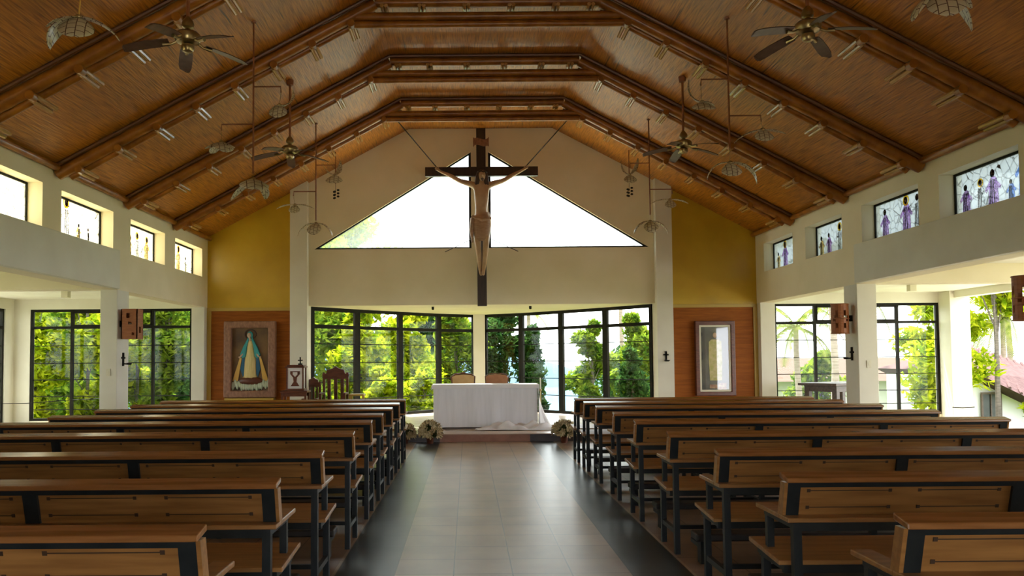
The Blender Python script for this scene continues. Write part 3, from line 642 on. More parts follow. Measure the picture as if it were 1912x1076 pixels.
for r in range(5):
    for j in range(n): lc.f.append((r * n + j, r * n + (j + 1) % n, (r + 1) * n + (j + 1) % n, (r + 1) * n + j)); lc.mi.append(0)
lc.tube([(-.19, -.22, 1.86), (-.22, -.24, 1.6), (-.20, -.22, 1.34)], [.05, .045, .02], 8); lc.tube([(-.2, -.22, 1.9), (0, -.33, 1.80), (.19, -.22, 1.86)], .035, 8)
lc.build('loincloth', linen, fig, smooth=True)
for x, wx in ((-.76, -.35), (1.40, .35)):
    tag(MB().tube([(x + (0.12 if x < 0 else -.12) - (.0), 17.2, 5.66), (-1.45 + .12 if x < 0 else 1.98, 15.5, 6.16)], .011, 6).build('suspension_cable', frame_m), 'dark cable from the %s arm of the crucifix up to the roof frame' % ('left' if x < 0 else 'right'), 'cable')
for sgn in (-1, 1):
    tag(MB().tube([(XC + sgn * .10, 17.25, 4.15), (XC + sgn * .80, 17.48, 3.86)], .008, 6).build('brace_wire', frame_m), 'thin brace wire from the crucifix upright down to the wall on its %s' % ('left' if sgn < 0 else 'right'), 'wire')

# ------------------------------------------------------------------ alcove pictures
pt = tag(empty('relief_picture', (-4.71, 17.40, .72)), 'painted relief of a robed woman with a teal veil in a carved frame, left alcove', 'picture')
fo = rect(-.555, .555, 0, 1.65); fi = rect(-.40, .40, .15, 1.50)
MB().poly(fo, [fi], XZ, -.08, .09).build('picture_frame', pinkframe, pt, bevel=.02)
MB().box(-.42, .42, .05, .08, .13, 1.52).build('backboard', relief_bg, pt)
MB().box(-.53, .53, -.10, .09, -.10, -.01).build('ledge', gold_trim, pt, bevel=.01)
rf = MB()
for j, (z, w, dd) in enumerate(((.36, .17, .05), (.5, .155, .06), (.8, .125, .07), (1.02, .085, .06), (1.06, .075, .06), (1.2, .095, .05), (1.27, .05, .04))):
    for i in range(13):
        t = i / 12; a = math.pi * t; rip = 1 + (.10 * math.sin(i * 2.1) if j < 4 else 0)
        rf.v.append((.0 + w * math.cos(math.pi - a) - .01, .05 - dd * rip * math.sin(a), z))
for j in range(6):
    for i in range(12): rf.f.append((j * 13 + i, j * 13 + i + 1, (j + 1) * 13 + i + 1, (j + 1) * 13 + i)); rf.mi.append(0)
fgr = rf.build('robed_figure', cream, pt, smooth=True)
hd = MB(); hd.ell((-.02, -.01, 1.345), (.043, .04, .058), 12).tube([(-.01, 0, 1.30), (-.01, .01, 1.22)], .024, 8); hd.ell((-.022, -.052, 1.34), (.008, .008, .012), 6)
hd.tube([(-.15, .0, .95), (-.21, -.03, .88)], [.02, .014], 6).tube([(.14, .0, .95), (.19, -.03, .88)], [.02, .014], 6)
for sx in (-1, 1):
    for q in range(4): hd.tube([(sx * .205, -.03, .885), (sx * (.215 + .012 * q), -.04, .84 + .012 * q)], .006, 5)
hd.build('head', skin_l, fgr, smooth=True)
v = MB()
for sx in (-1, 1):
    v.poly([(sx * .035, 1.33), (sx * .075, 1.24), (sx * .15, 1.10), (sx * .22, .93), (sx * .17, .84), (sx * .10, .88), (sx * .075, 1.08), (sx * .03, 1.25)], [], XZ, -.02, .05)
v.poly([(-.06, 1.30), (-.075, 1.36), (-.05, 1.42), (0, 1.435), (.04, 1.41), (.055, 1.36), (.045, 1.28)], [], XZ, .0, .045)
v.build('veil', teal, fgr, bevel=.01)
v = MB()
for sx in (-1, 1): v.poly([(sx * .12, .9), (sx * .17, .9), (sx * .22, .62), (sx * .16, .44), (sx * .12, .5)], [], XZ, .02, .05)
v.build('cloak', blue, fgr, bevel=.008)
ha = MB(); ha.tube([(-.005 + .12 * math.cos(t), .04, 1.37 + .10 * math.sin(t)) for t in [i * 2 * math.pi / 24 for i in range(25)]], .016, 6); ha.build('halo', hair_m, fgr, smooth=True)
for sx in (-1, 1): MB().poly([(sx * .19, .86), (sx * .23, .86), (sx * .39, .36), (sx * .27, .36)], [], XZ, .02, .045).build('light_ray', ray_m, pt)
gl = MB(); gl.ell((0, .03, .36), (.28, .05, .09), 20); gl.build('globe', darkwood, pt, smooth=True)
ck = MB()
for i in range(17): ck.ell((-.38 + .0475 * i, .03, .20 + .06 * abs(math.sin(i * 1.7)) + (.05 if abs(i - 8) > 4 else 0)), (.035, .03, .09), 8)
ck.build('clouds', cloud_m, pt, smooth=True)

pf_ = tag(empty('framed_print', (5.36, 17.42, .68)), 'glazed upright picture of a standing robed figure, right alcove', 'picture')
MB().poly(rect(-.43, .43, 0, 1.62), [rect(-.34, .34, .09, 1.53)], XZ, -.04, .07).build('picture_frame', darkwood, pf_, bevel=.012)
MB().poly(rect(-.345, .345, .085, 1.535), [rect(-.30, .30, .13, 1.49)], XZ, -.01, .06).build('inner_border', ivory, pf_)
MB().box(-.31, .31, .04, .06, .11, 1.50).build('print', [noisy('dark_picture', (.035, .035, .028), (.09, .08, .05), nscale=3, rough=.5)], pf_)
rb = MB()
rb.poly([(-.11, .33), (.15, .33), (.16, .8), (.15, 1.17), (.08, 1.22), (-.06, 1.22), (-.12, 1.17), (-.13, .8)], [], XZ, .032, .04)
rb.build('robed_figure', noisy('olive_gold_robe', (.42, .40, .06), (.62, .52, .22), nscale=14, rough=.5), pf_)
MB().ell((.01, .03, 1.31), (.045, .012, .06), 14).build('head', skin_l, pf_, smooth=True)
MB().box(-.12, .05, .030, .04, .16, .24).box(.07, .24, .028, .04, .14, .27).build('foreground_shapes', [noisy('picture_foreground', (.25, .06, .03), (.5, .36, .18), nscale=12)], pf_)
MB().box(-.30, .30, .005, .009, .13, 1.49).build('picture_glass', glassy('picture_glass_m', gloss=.07), pf_)

# ------------------------------------------------------------------ sanctuary furniture
tb = tag(empty('side_table', (-3.59, 16.75, .13)), 'small dark table under the white lantern shrine', 'table')
MB().box(-.28, .28, -.2, .2, .72, .76).build('table_top', darkwood, tb, bevel=.006)
for x in (-.24, .24):
    for y in (-.16, .16): MB().box(x - .02, x + .02, y - .02, y + .02, 0, .72).build('leg', darkwood, tb)
MB().box(-.24, .24, -.17, -.14, .64, .72).box(-.24, .24, .14, .17, .64, .72).build('apron', darkwood, tb)
ta = tag(empty('tabernacle', (-3.57, 16.75, .892)), 'white and brown lantern shaped tabernacle on the small dark table', 'tabernacle')
MB().box(-.19, .19, -.16, .16, 0, .04).build('base', darkwood, ta, bevel=.005)
MB().box(-.20, .20, -.17, .17, .47, .50).box(-.17, .17, -.14, .14, .50, .53).build('cornice', darkwood, ta, bevel=.005)
MB().box(-.15, .15, -.13, .13, .04, .47).build('case', white_m, ta)
q = MB()
for x in (-.165, .165):
    for y in (-.14, .14): q.box(x - .014, x + .014, y - .014, y + .014, .04, .47)
q.build('corner_posts', darkwood, ta)
q = MB()
q.poly([(-.10, .40), (.10, .40), (.10, .34), (.04, .27), (.03, .18), (.09, .09), (-.09, .09), (-.03, .18), (-.04, .27), (-.10, .34)], [[(-.05, .38), (.05, .38), (.05, .33), (0, .28), (-.05, .33)]], XZ, -.14, -.13)
q.build('carved_ornament', darkwood, ta)
q = MB(); q.box(-.012 + .08, .012 + .08, -.012, .012, .53, .69).box(.03, .13, -.01, .01, .61, .635).box(.04, .12, -.03, .03, .53, .56); q.build('top_cross', frame_m, ta)
def carved_chair(loc, rz, label, s=1):
    r = tag(empty('carved_chair', loc, rz), label, 'chair')
    MB().box(-.27 * s, .27 * s, -.25, .25, .42, .48).build('seat', darkwood, r, bevel=.01)
    for x in (-.25 * s, .25 * s):
        MB().box(x - .025, x + .025, -.24, -.19, 0, .68).build('leg', darkwood, r)
        MB().box(x - .025, x + .025, .2, .25, 0, 1.12).build('leg', darkwood, r)
        MB().box(x - .03, x + .03, -.26, .22, .66, .70).build('armrest', darkwood, r, bevel=.006)
    b = MB()
    b.poly([(-.27 * s, .98), (-.29 * s, 1.08), (-.20 * s, 1.10), (-.18 * s, 1.18), (-.08 * s, 1.20), (0, 1.25), (.08 * s, 1.20), (.18 * s, 1.18), (.20 * s, 1.10), (.29 * s, 1.08), (.27 * s, .98)], [], XZ, .19, .25)
    b.build('crest_rail', darkwood, r, bevel=.008)
    for x in (-.14, 0, .14): MB().box((x - .035) * s, (x + .035) * s, .21, .24, .48, .99).build('splat', darkwood, r)
    return r
carved_chair((-2.83, 17.0, .13), 0, 'high backed dark carved chair left of the altar, its back to the glass')
carved_chair((-3.36, 17.3, .13), 0, 'small dark chair between the tabernacle table and the carved chair', .55).scale = (1, 1, .82)
bt = tag(empty('stool', (-2.37, 17.2, .13)), 'low pale stool just right of the high backed carved chair', 'stool')
MB().box(-.16, .16, -.15, .15, .62, .66).build('seat', gold_trim, bt, bevel=.006)
for x in (-.13, .13):
    for y in (-.12, .12): MB().box(x - .015, x + .015, y - .015, y + .015, 0, .62).build('leg', gold_trim, bt)
def uph(loc, m, label, crest):
    r = tag(empty('upholstered_chair', loc), label, 'chair')
    MB().box(-.26, .26, -.25, .25, .38, .48).build('seat', m, r, bevel=.02)
    MB().poly([(-.22, .5), (.22, .5), (.25, .98), (.18, 1.02), (0, 1.035), (-.18, 1.02), (-.25, .98)], [], XZ, .20, .26).build('backrest', m, r, bevel=.015)
    f = MB(); f.tube([(-.23, .23, .48), (-.265, .23, .99), (-.18, .23, 1.04), (0, .23, 1.055), (.18, .23, 1.04), (.265, .23, .99), (.23, .23, .48)], .018 if crest else .01, 8)
    if crest: f.ell((0, .22, 1.07), (.05, .02, .018), 10)
    f.build('back_frame', darkwood, r, smooth=True)
    for x in (-.22, .22):
        for y in (-.2, .22): MB().box(x - .02, x + .02, y - .02, y + .02, 0, .38).build('leg', darkwood, r)
uph((-.11, 18.1, .13), upholst, 'chair with a tan back in a dark frame, left behind the altar', 1)
uph((.66, 18.2, .13), upholst2, 'brown upholstered chair behind the altar, right of the white post', 0)
cd_ = tag(empty('candle_stand', (1.52, 16.9, .13)), 'tall thin candle stand at the right end of the altar', 'candle')
MB().lathe([(.08, 0), (.08, .02), (.012, .04), (.012, .70), (.03, .72), (.03, .74)], n=12).build('stand', brass, cd_, smooth=True)
MB().lathe([(.014, .74), (.014, .98)], n=10).build('candle', candle, cd_, smooth=True)
tr = tag(empty('stone_table', (7.55, 16.4, 0), math.radians(33)), 'heavy brown table seen past the right column', 'table')
MB().box(-.75, .75, -.42, .42, .93, .98).build('table_top', brownwood, tr, bevel=.006)
MB().box(-.62, .62, -.34, -.29, .81, .93).box(-.62, .62, .29, .34, .81, .93).box(-.62, -.57, -.29, .29, .81, .93).box(.57, .62, -.29, .29, .81, .93).build('apron', brownwood, tr)
for x in (-.58, .58):
    for y in (-.3, .3): MB().box(x - .05, x + .05, y - .05, y + .05, 0, .93).build('leg', brownwood, tr)

# ------------------------------------------------------------------ small wall fittings
def sconce(x, y, s, label, boxy):
    r = tag(empty('wall_sconce', (x, y, 1.88)), label, 'sconce')
    MB().box(min(0, -s * .06), max(0, -s * .06), -.04, .04, .20, .30).build('bracket', frame_m, r)
    m = MB(); cx = -s * .19
    if boxy:
        fn = lambda u, v_, d: (cx + u, d, v_)
        m.poly(rect(-.13, .13, 0, .49), [rect(-.05, .01, .34, .42), rect(-.02, .04, .24, .28), rect(.04, .08, .06, .11)], fn, -.12, -.105)
        m.poly(rect(-.12, .12, 0, .49), [rect(-.05, .03, .1, .2), rect(-.02, .06, .3, .42)], lambda u, v_, d: (cx + d, u, v_), -.13, -.115).poly(rect(-.12, .12, 0, .49), [rect(-.05, .03, .1, .2)], lambda u, v_, d: (cx + d, u, v_), .115, .13)
        m.poly(rect(-.13, .13, 0, .49), [], fn, .105, .12)
    else:
        n = 20
        rnd = random.Random(int(y * 10))
        for j in range(n):
            a = 2 * math.pi * j / n; b = 2 * math.pi * (j + .96) / n
            segs = [(0, .49)] if j % 3 else [(0, .09), (.17, .26), (.38, .49)]
            if j % 5 == 1: segs = [(0, .2), (.3, .49)]
            for z0, z1 in segs:
                p = lambda t, R, z: (cx + R * math.cos(t), R * math.sin(t), z)
                m.hexa([p(a, .135, z0), p(b, .135, z0), p(b, .122, z0), p(a, .122, z0), p(a, .135, z1), p(b, .135, z1), p(b, .122, z1), p(a, .122, z1)])
        for z in (.005, .245, .485): m.tube([(cx + .137 * math.cos(i * math.pi / 10), .137 * math.sin(i * math.pi / 10), z) for i in range(21)], .008, 6)
    m.build('shade', rattan, r)
    MB().ell((cx, 0, .22), (.035, .035, .05), 10).tube([(cx, 0, .25), (-s * .03, 0, .25)], .01, 6).build('bulb_and_arm', ivory, r, smooth=True)
sconce(XL, 13.13, -1, 'orange brown box sconce with cut-outs on the left column', True)
sconce(XR, 13.2, 1, 'brown woven cylinder sconce on the right column', False)
sconce(XR, 8.78, 1, 'large brown woven sconce at the right edge of the picture', False)
def station(loc, ax, s, label):
    r = tag(empty('cross_candle_holder', loc), label, 'candle holder')
    if ax == 'x': MB().box(min(0, -s * .02), max(0, -s * .02), -.02, .02, 0, .22).box(min(0, -s * .02), max(0, -s * .02), -.06, .06, .12, .15).build('cross', frame_m, r); MB().tube([(0, 0, .04), (-s * .12, -.03, .03)], .012, 8).lathe([(.035, .0), (.045, .03), (.02, .035)], (-s * .12, -.03, .02), 10).build('candle_arm', frame_m, r, smooth=True)
    else: MB().box(-.02, .02, -.02, 0, .0, .22).box(-.055, .055, -.02, 0, .13, .16).build('cross', frame_m, r); MB().tube([(0, -.01, .03), (0, -.10, .02)], .012, 8).lathe([(.035, 0), (.07, .03), (.02, .035)], (0, -.10, .0), 10).build('candle_arm', frame_m, r, smooth=True)
station((XL, 13.22, 1.44), 'x', -1, 'small black cross with candle arm on the left column, under the sconce')
station((XR, 13.2, 1.44), 'x', 1, 'small black cross with candle arm on the right column, under the sconce')
station((4.265, 17.3, 1.43), 'y', 1, 'small black cross with candle arm on the right pilaster')
def plate(x, y, z, label): tag(MB().box(x - .035, x + .035, y - .012, y, z - .06, z + .06).box(x - .01, x + .01, y - .017, y - .012, z - .02, z + .02).build('switch_plate', ivory, bevel=.003), label, 'switch')
plate(-5.81, 13.0, 1.34, 'ivory switch plate low on the left column')
plate(6.48, 13.0, 1.38, 'ivory switch plate low on the right column')
for x, lb in ((-8.4, 'left'), (9.3, 'right')): tag(MB().box(x - .07, x + .07, 16.7, 16.84, 2.86, 3.0).build('ceiling_lamp', ivory, bevel=.008), 'small square ceiling lamp in the %s side aisle' % lb, 'lamp')
for x, y, lb in ((-.78, 18.1, 'left'), (1.42, 18.1, 'right')): tag(MB().lathe([(.03, 0), (.03, -.05), (.022, -.07), (.018, -.05)][::-1], (x, y, 2.70), 12).build('spotlight', frame_m, smooth=True), 'tiny black spotlight under the apse soffit, %s of the crucifix' % lb, 'spotlight')
tag(MB().tube([(-10.66, 17.2, .68), (-10.4, 17.6, .62), (-9.9, 18.0, .60), (-9.3, 18.4, .64), (-8.6, 18.8, .66)], .008, 6).build('rope', frame_m), 'thin dark cord strung across the left side aisle window', 'rope')
tag(MB().tube([(11.08, 18.44, .33), (11.3, 18.43, .315), (11.58, 18.44, .33)], .012, 6).build('rope', frame_m), 'dark cord tied round the outer right column', 'rope')

# ------------------------------------------------------------------ ceiling fans
def make_fan(cen):
    r = empty('ceiling_fan'); top = cz(cen[0]) - cen[2] + .0
    MB().tube([(0, 0, .18), (0, 0, top)], .018, 10).lathe([(.05, top - .08), (.06, top - .02), (.06, top)], n=14).build('downrod', rod_m, r, smooth=True)
    MB().lathe([(.02, .10), (.055, .12), (.06, .15), (.05, .18), (.02, .22)], n=18).build('rod_collar', brass, r, smooth=True)
    MB().lathe([(.05, -.05), (.11, -.03), (.125, .0), (.125, .04), (.10, .065), (.04, .08), (.02, .11)], n=24).build('motor_housing', brass, r, smooth=True)
    MB().lathe([(.02, -.13), (.05, -.12), (.065, -.09), (.06, -.06), (.03, -.05)], n=20).build('lower_cap', brass, r, smooth=True)
    return r
def fan(cen, a0, label):
    r = tag(make_fan(cen), label, 'ceiling fan', 'ceiling fans'); r.location = cen
    for k in range(5):
        a = math.radians(a0 + 72 * k); R = Matrix.Rotation(a, 3, 'Z')
        b = MB()
        st = [(.18, .05, -.035), (.26, .062, -.045), (.4, .066, -.065), (.53, .064, -.09), (.60, .05, -.108), (.615, .025, -.112)]
        for x, w, z in st:
            for y, dz in ((-w, -.012), (w, .012), (w, .020), (-w, -.004)): b.v.append(tuple(R @ Vector((x, y, z + dz))))
        for i in range(len(st) - 1):
            for j in range(4): b.f.append((i * 4 + j, i * 4 + (j + 1) % 4, i * 4 + 4 + (j + 1) % 4, i * 4 + 4 + j)); b.mi.append(0)
        b.f += [(0, 3, 2, 1), (20, 21, 22, 23)]; b.mi += [0, 0]
        b.build('blade', fanwood, r)
        c = MB(); c.tube([R @ Vector((.10, 0, -.02)), R @ Vector((.16, .0, -.05)), R @ Vector((.24, 0, -.055))], [.014, .012, .02], 8); c.build('blade_iron', brass, r, smooth=True)
    return r
fan((-2.72, 7.75, 4.66), 40, 'ceiling fan high on the near left, beside the curved shell lamp')
fan((3.36, 7.75, 4.72), 50, 'ceiling fan high on the near right')
fan((-2.70, 12.18, 4.72), 100, 'far ceiling fan on the left, between two hanging rods')
fan((3.33, 12.18, 4.76), 92, 'far ceiling fan on the right, between two hanging rods')

# ------------------------------------------------------------------ capiz shell mobiles
def petal(L_, Wd, curl, az, pitch, nu=10, nv=6):
    """a leaf shaped shell petal, curling down; returns verts, faces, uvs"""
    vs = []; fs = []; uv = []; R = Matrix.Rotation(az, 3, 'Z')
    x = z = 0.; ang = pitch; st = L_ / nu
    for i in range(nu + 1):
        u = i / nu; w = Wd * max(.06, math.sin(math.pi * min(.97, u * .93 + .05)) ** .8)
        for j in range(nv + 1):
            q = j / nv * 2 - 1; vs.append(tuple(R @ Vector((x - .10 * w * 0, q * w, z - .35 * w * q * q)))); uv.append((u * 1.2, (q * w / Wd + 1) * .5))
        x += math.cos(ang) * st; z += math.sin(ang) * st; ang -= curl / nu
    for i in range(nu):
        for j in range(nv): a = i * (nv + 1) + j; fs.append((a, a + 1, a + nv + 2, a + nv + 1))
    return vs, fs, uv
def shell(parent, loc, petals, sc=1.0):
    hub = MB().ell((0, 0, 0), (.028 * sc, .028 * sc, .02 * sc), 8).build('shell_bird', brass, parent, smooth=True, loc=loc)
    for az, pitch, curl, ln, wd in petals:
        m = MB(); v_, f_, u_ = petal(ln * sc, wd * sc, curl, math.radians(az), math.radians(pitch)); m.v = v_; m.f = f_; m.mi = [0] * len(f_); m.uv = u_
        o = m.build('petal', capiz_m, hub); s_ = o.modifiers.new('s', 'SOLIDIFY'); s_.thickness = .004
        me = o.data; me.polygons.foreach_set('use_smooth', [True] * len(me.polygons))
FL = [(-95, -20, 1.3, .24, .10), (195, 5, 1.6, .34, .055), (-10, 5, 1.7, .34, .055)]
UPW = [(-90, -35, .9, .20, .10), (40, 10, -1.6, .30, .05), (200, -10, 1.2, .14, .05)]
WIDE = [(-90, -45, .8, .15, .085), (175, 12, .9, .30, .035), (5, 12, .9, .30, .035)]
CUP = [(-90, -5, .9, .10, .13), (90, -5, .9, .12, .12), (0, -5, 1.2, .20, .05)]
def mobile(x, y, s, zb, zr, za, birds, label):
    """rod from the ceiling with one arm each way and shells on wires; s = side of the upper arm"""
    r = tag(empty('shell_mobile', (x, y, 0)), label, 'hanging mobile', 'capiz shell mobiles')
    zt = cz(x)
    MB().tube([(0, 0, zr), (0, 0, zt)], .012, 8).lathe([(.03, zt - .02), (.04, zt)], n=10).build('rod', rod_m, r, smooth=True)
    hi, lo = za
    for sx, z, ln in ((s, hi, .345), (-s, lo, .40)):
        MB().tube([(0, 0, z), (sx * ln, 0, z), (sx * (ln + .005), 0, z - .08)], .010, 8).build('arm', rod_m, r, smooth=True)
    (bx, bz, bp), (cx, cz_, cp), (dz, dp) = birds
    for A_, B_ in (((s * .35, 0, hi - .08), (bx, 0, bz + .01)), ((-s * .405, 0, lo - .08), (cx, 0, cz_ + .01)), ((0, 0, zr), (0, 0, dz + .01))): MB().tube([A_, B_], .003, 5).build('wire', brass, r)
    shell(r, (bx, 0, bz), bp, 1.15); shell(r, (cx, 0, cz_), cp, 1.2); shell(r, (0, 0, dz), dp, 1.3)
ROT = lambda P, a: [(p[0] + a, *p[1:]) for p in P]
mobile(-2.69, 10.05, 1, 0, 3.87, (4.98, 4.50), ((.33, 4.74, UPW), (-.40, 4.27, [(-90, -10, .9, .12, .16), (-60, -10, 1.2, .22, .10), (180, -15, 1.0, .17, .10)]), (3.80, [(180, -25, .7, .30, .07), (-70, -10, 1.1, .22, .14), (-30, -10, 1.7, .30, .07)])), 'rod with three shell birds hanging on the left, nearer the camera')
mobile(3.33, 10.05, -1, 0, 4.15, (5.03, 4.56), ((-.34, 4.74, [(-90, -25, .8, .16, .13), (150, 25, -1.5, .34, .06), (0, 5, 1.0, .15, .09)]), (.42, 4.38, [(-90, -45, .8, .15, .10), (180, -2, .9, .34, .035), (0, 5, .6, .25, .03)]), (3.96, [(-90, -45, .8, .16, .10), (185, 8, 1.7, .32, .03), (-5, 8, 1.9, .38, .05)])), 'rod with three shell birds hanging on the right, nearer the camera')
mobile(-2.72, 14.4, 1, 0, 4.03, (5.04, 4.56), ((.34, 4.86, [(-90, -35, .9, .18, .13), (60, 30, -1.2, .30, .06), (180, 20, -.8, .25, .05)]), (-.38, 4.32, WIDE), (3.98, FL)), 'rod with three shell birds hanging on the far left')
mobile(3.31, 14.4, -1, 0, 4.09, (5.03, 4.55), ((-.36, 4.82, [(-90, -35, .9, .18, .10), (35, 35, -.8, .36, .05), (150, 30, -1.0, .24, .07)]), (.36, 4.36, WIDE), (3.97, FL)), 'rod with three shell birds hanging on the far right')
for x, z, lb, P in ((-2.74, 3.95, 'left', [(-75, -42, .5, .25, .125), (190, -8, 1.7, .36, .10), (4, -2, 1.1, .36, .045), (170, 10, .8, .28, .03)]), (3.38, 4.10, 'right', [(-105, -42, .6, .32, .13), (-172, -18, 1.1, .36, .08), (-22, -38, .9, .40, .085), (10, 5, 1.2, .3, .05)])):
    r = tag(empty('shell_mobile', (x, 5.6, 0)), 'large curved shell lamp cut by the top %s corner' % lb if lb == 'right' else 'large curved shell lamp on a yellow cord in the top left corner', 'hanging mobile', 'capiz shell mobiles')
    MB().tube([(0, 0, z), (.012, 0, z + .15), (-.005, 0, z + .35), (0, 0, cz(x))], .006, 6).build('cord', ray_m, r, smooth=True)
    shell(r, (0, 0, z), P, .95)
for x, lb in ((-2.70, 'left'), (3.36, 'right')):
    r = tag(empty('hanging_ornament', (x, 16.45, 0)), 'dark leafy ornament on a thin rod, far %s of the gable' % lb, 'ornament')
    MB().tube([(0, 0, 5.15), (0, 0, cz(x))], .010, 8).build('rod', rod_m, r, smooth=True)
    m = MB().tube([(0, 0, 5.15), (0, 0, 4.95)], .004, 5)
    for i in range(9):
        a = i * 2.1; z = 5.02 - .022 * i; m.ell((.05 * math.cos(a), .04 * math.sin(a), z), (.03, .02, .022), 7, nz=5)
    m.build('dark_sprig', frame_m, r)

# ------------------------------------------------------------------ outside
def gh(x, y):   # ground height: level round the building, falling away behind and to the right
    d = max(0, y - 24, (x - 14) * .9); return -.25 - min(2.6, d * .16) - max(0, (y - 55) * .25)
g = MB(); gx = [-80, -50, -30, -20, -15, -11, -5, 0, 6, 11.7, 14, 17, 21, 28, 40, 60, 90]; gy = [-40, -10, 0, 10, 19.2, 22, 24, 27, 31, 36, 42, 50, 60, 80, 110]
for y in gy:
    for x in gx: g.v.append((x, y, gh(x, y)))
for j in range(len(gy) - 1):
    for i in range(len(gx) - 1): a = j * len(gx) + i; g.f.append((a, a + 1, a + len(gx) + 1, a + len(gx))); g.mi.append(0)
tag(g.build('lawn', grass), 'grassy ground falling away outside the windows', kind='structure')
tag(MB().box(11.6, 14, -12, 24, -.24, -.2).box(-14, -10.9, -12, 24, -.24, -.2).box(-6, 7, -14, -3, -.24, -.02).build('paving', pave), 'pale paving around the building', kind='structure')
tag(MB().box(-1500, 1500, 110, 2500, -31, -30).build('sea', sea_m), 'pale blue sea glimpsed between the trees behind the altar', kind='structure')
hl = MB()
for i in range(36):
    x = -900 + i * 32; z = -30 + (54 + 16 * math.sin(i * .35) + 9 * math.sin(i * .9 + 1)) * min(1, (35.4 - i) / 5)
    hl.v += [(x, 900, -30), (x, 960, z), (x, 1100, -30)]
for i in range(35):
    a = i * 3; hl.f += [(a, a + 3, a + 4, a + 1), (a + 1, a + 4, a + 5, a + 2)]; hl.mi += [0, 0]
tag(hl.build('hills', hill_m, smooth=True), 'hazy blue hills across the water', kind='structure')

def leaves(m, rnd, c, rad, n, ls, hollow=.45):
    for _ in range(n):
        d = Vector((rnd.gauss(0, 1), rnd.gauss(0, 1), rnd.gauss(0, 1))).normalized(); R = rnd.uniform(hollow, 1)
        p = Vector((c[0] + d.x * rad[0] * R, c[1] + d.y * rad[1] * R, c[2] + d.z * rad[2] * R))
        a = Vector((rnd.uniform(-1, 1), rnd.uniform(-1, 1), rnd.uniform(-1, .3))).normalized(); b = a.cross(Vector((rnd.uniform(-1, 1), rnd.uniform(-1, 1), 1))).normalized()
        s = ls * 1.45 * rnd.uniform(.6, 1.25); k = len(m.v); nrm = a.cross(b) * s * .12
        m.v += [tuple(p - a * s * .5), tuple(p + b * s * .24 + nrm - a * s * .05), tuple(p + a * s * .55), tuple(p - b * s * .24 + nrm - a * s * .05)]
        m.f.append((k, k + 1, k + 2, k + 3)); m.mi.append(0)
def bush(x, y, h, w, n, lm, label, group, ls=.13, seed=0, trunk=.05, name='leafy_bush', cat='bush', base=.0, blobs=9):
    rnd = random.Random(seed); z0 = gh(x, y); r = tag(empty(name, (x, y, z0)), label, cat, group)
    m = MB(); cs = []
    for i in range(blobs):
        zc = base + (h - base) * (i + .5) / blobs; e = math.sin(math.pi * min(.93, (i + .9) / (blobs + .6))) ** .5
        c = (rnd.uniform(-.5, .5) * w * e, rnd.uniform(-.4, .4) * w * e, zc); cs.append(c)
        rr_ = w * .55 * e * rnd.uniform(.8, 1.15); leaves(m, rnd, c, (rr_, rr_ * .9, max(rr_ * .7, (h - base) / blobs * .8)), n // blobs, ls, .25)
    m.build('foliage', lm, r)
    t = MB(); t.tube([(0, 0, -.1), (.03, .02, h * .4), (0, 0, h * .8)], [trunk, trunk * .8, trunk * .35], 8)
    for c in cs[2:]: t.tube([(0, 0, c[2] * .55), (c[0] * .9, c[1] * .9, c[2])], [trunk * .4, trunk * .15], 5)
    t.build('trunk', bark, r, smooth=True)
    return r
GL = 'shrubs outside the left side aisle'
for i, (x, y, h, w, lm, lb) in enumerate([
    (-11.1, 20.6, 3.6, 1.1, leaf_y, 'tall yellow green shrub outside the leftmost light of the left aisle window'),
    (-9.9, 20.9, 4.2, 1.2, leaf_y, 'bright yellow green shrub behind the left aisle window, second from the left'),
    (-8.9, 21.6, 3.4, 1.1, leaf_y, 'bright shrub just left of the left white column'),
    (-7.9, 21.2, 4.4, 1.1, leaf_g, 'green shrub just right of the left white column'),
    (-6.8, 21.0, 3.6, 1.0, leaf_g, 'darker green shrub by the corner pier of the left aisle'),
    (-9.6, 24.5, 5.2, 2.0, leaf_g, 'green tree standing behind the left aisle shrubs'),
    (-6.9, 25.0, 5.4, 2.2, leaf_d, 'dark tree standing behind the left aisle shrubs')]):
    bush(x, y, h, w, 5600, lm, lb, GL, seed=20 + i, ls=.16)
for i, (x, y, h, w, lb) in enumerate([(-13.0, 17.5, 3.4, 1.1, 'shrub outside the left outer wall, at the picture edge'), (-13.2, 13.5, 3.2, 1.2, 'shrub outside the left outer wall, nearer the camera')]):
    bush(x, y, h, w, 2200, leaf_y, lb, GL, seed=40 + i, ls=.16)
GA = 'trees and shrubs behind the glass apse'
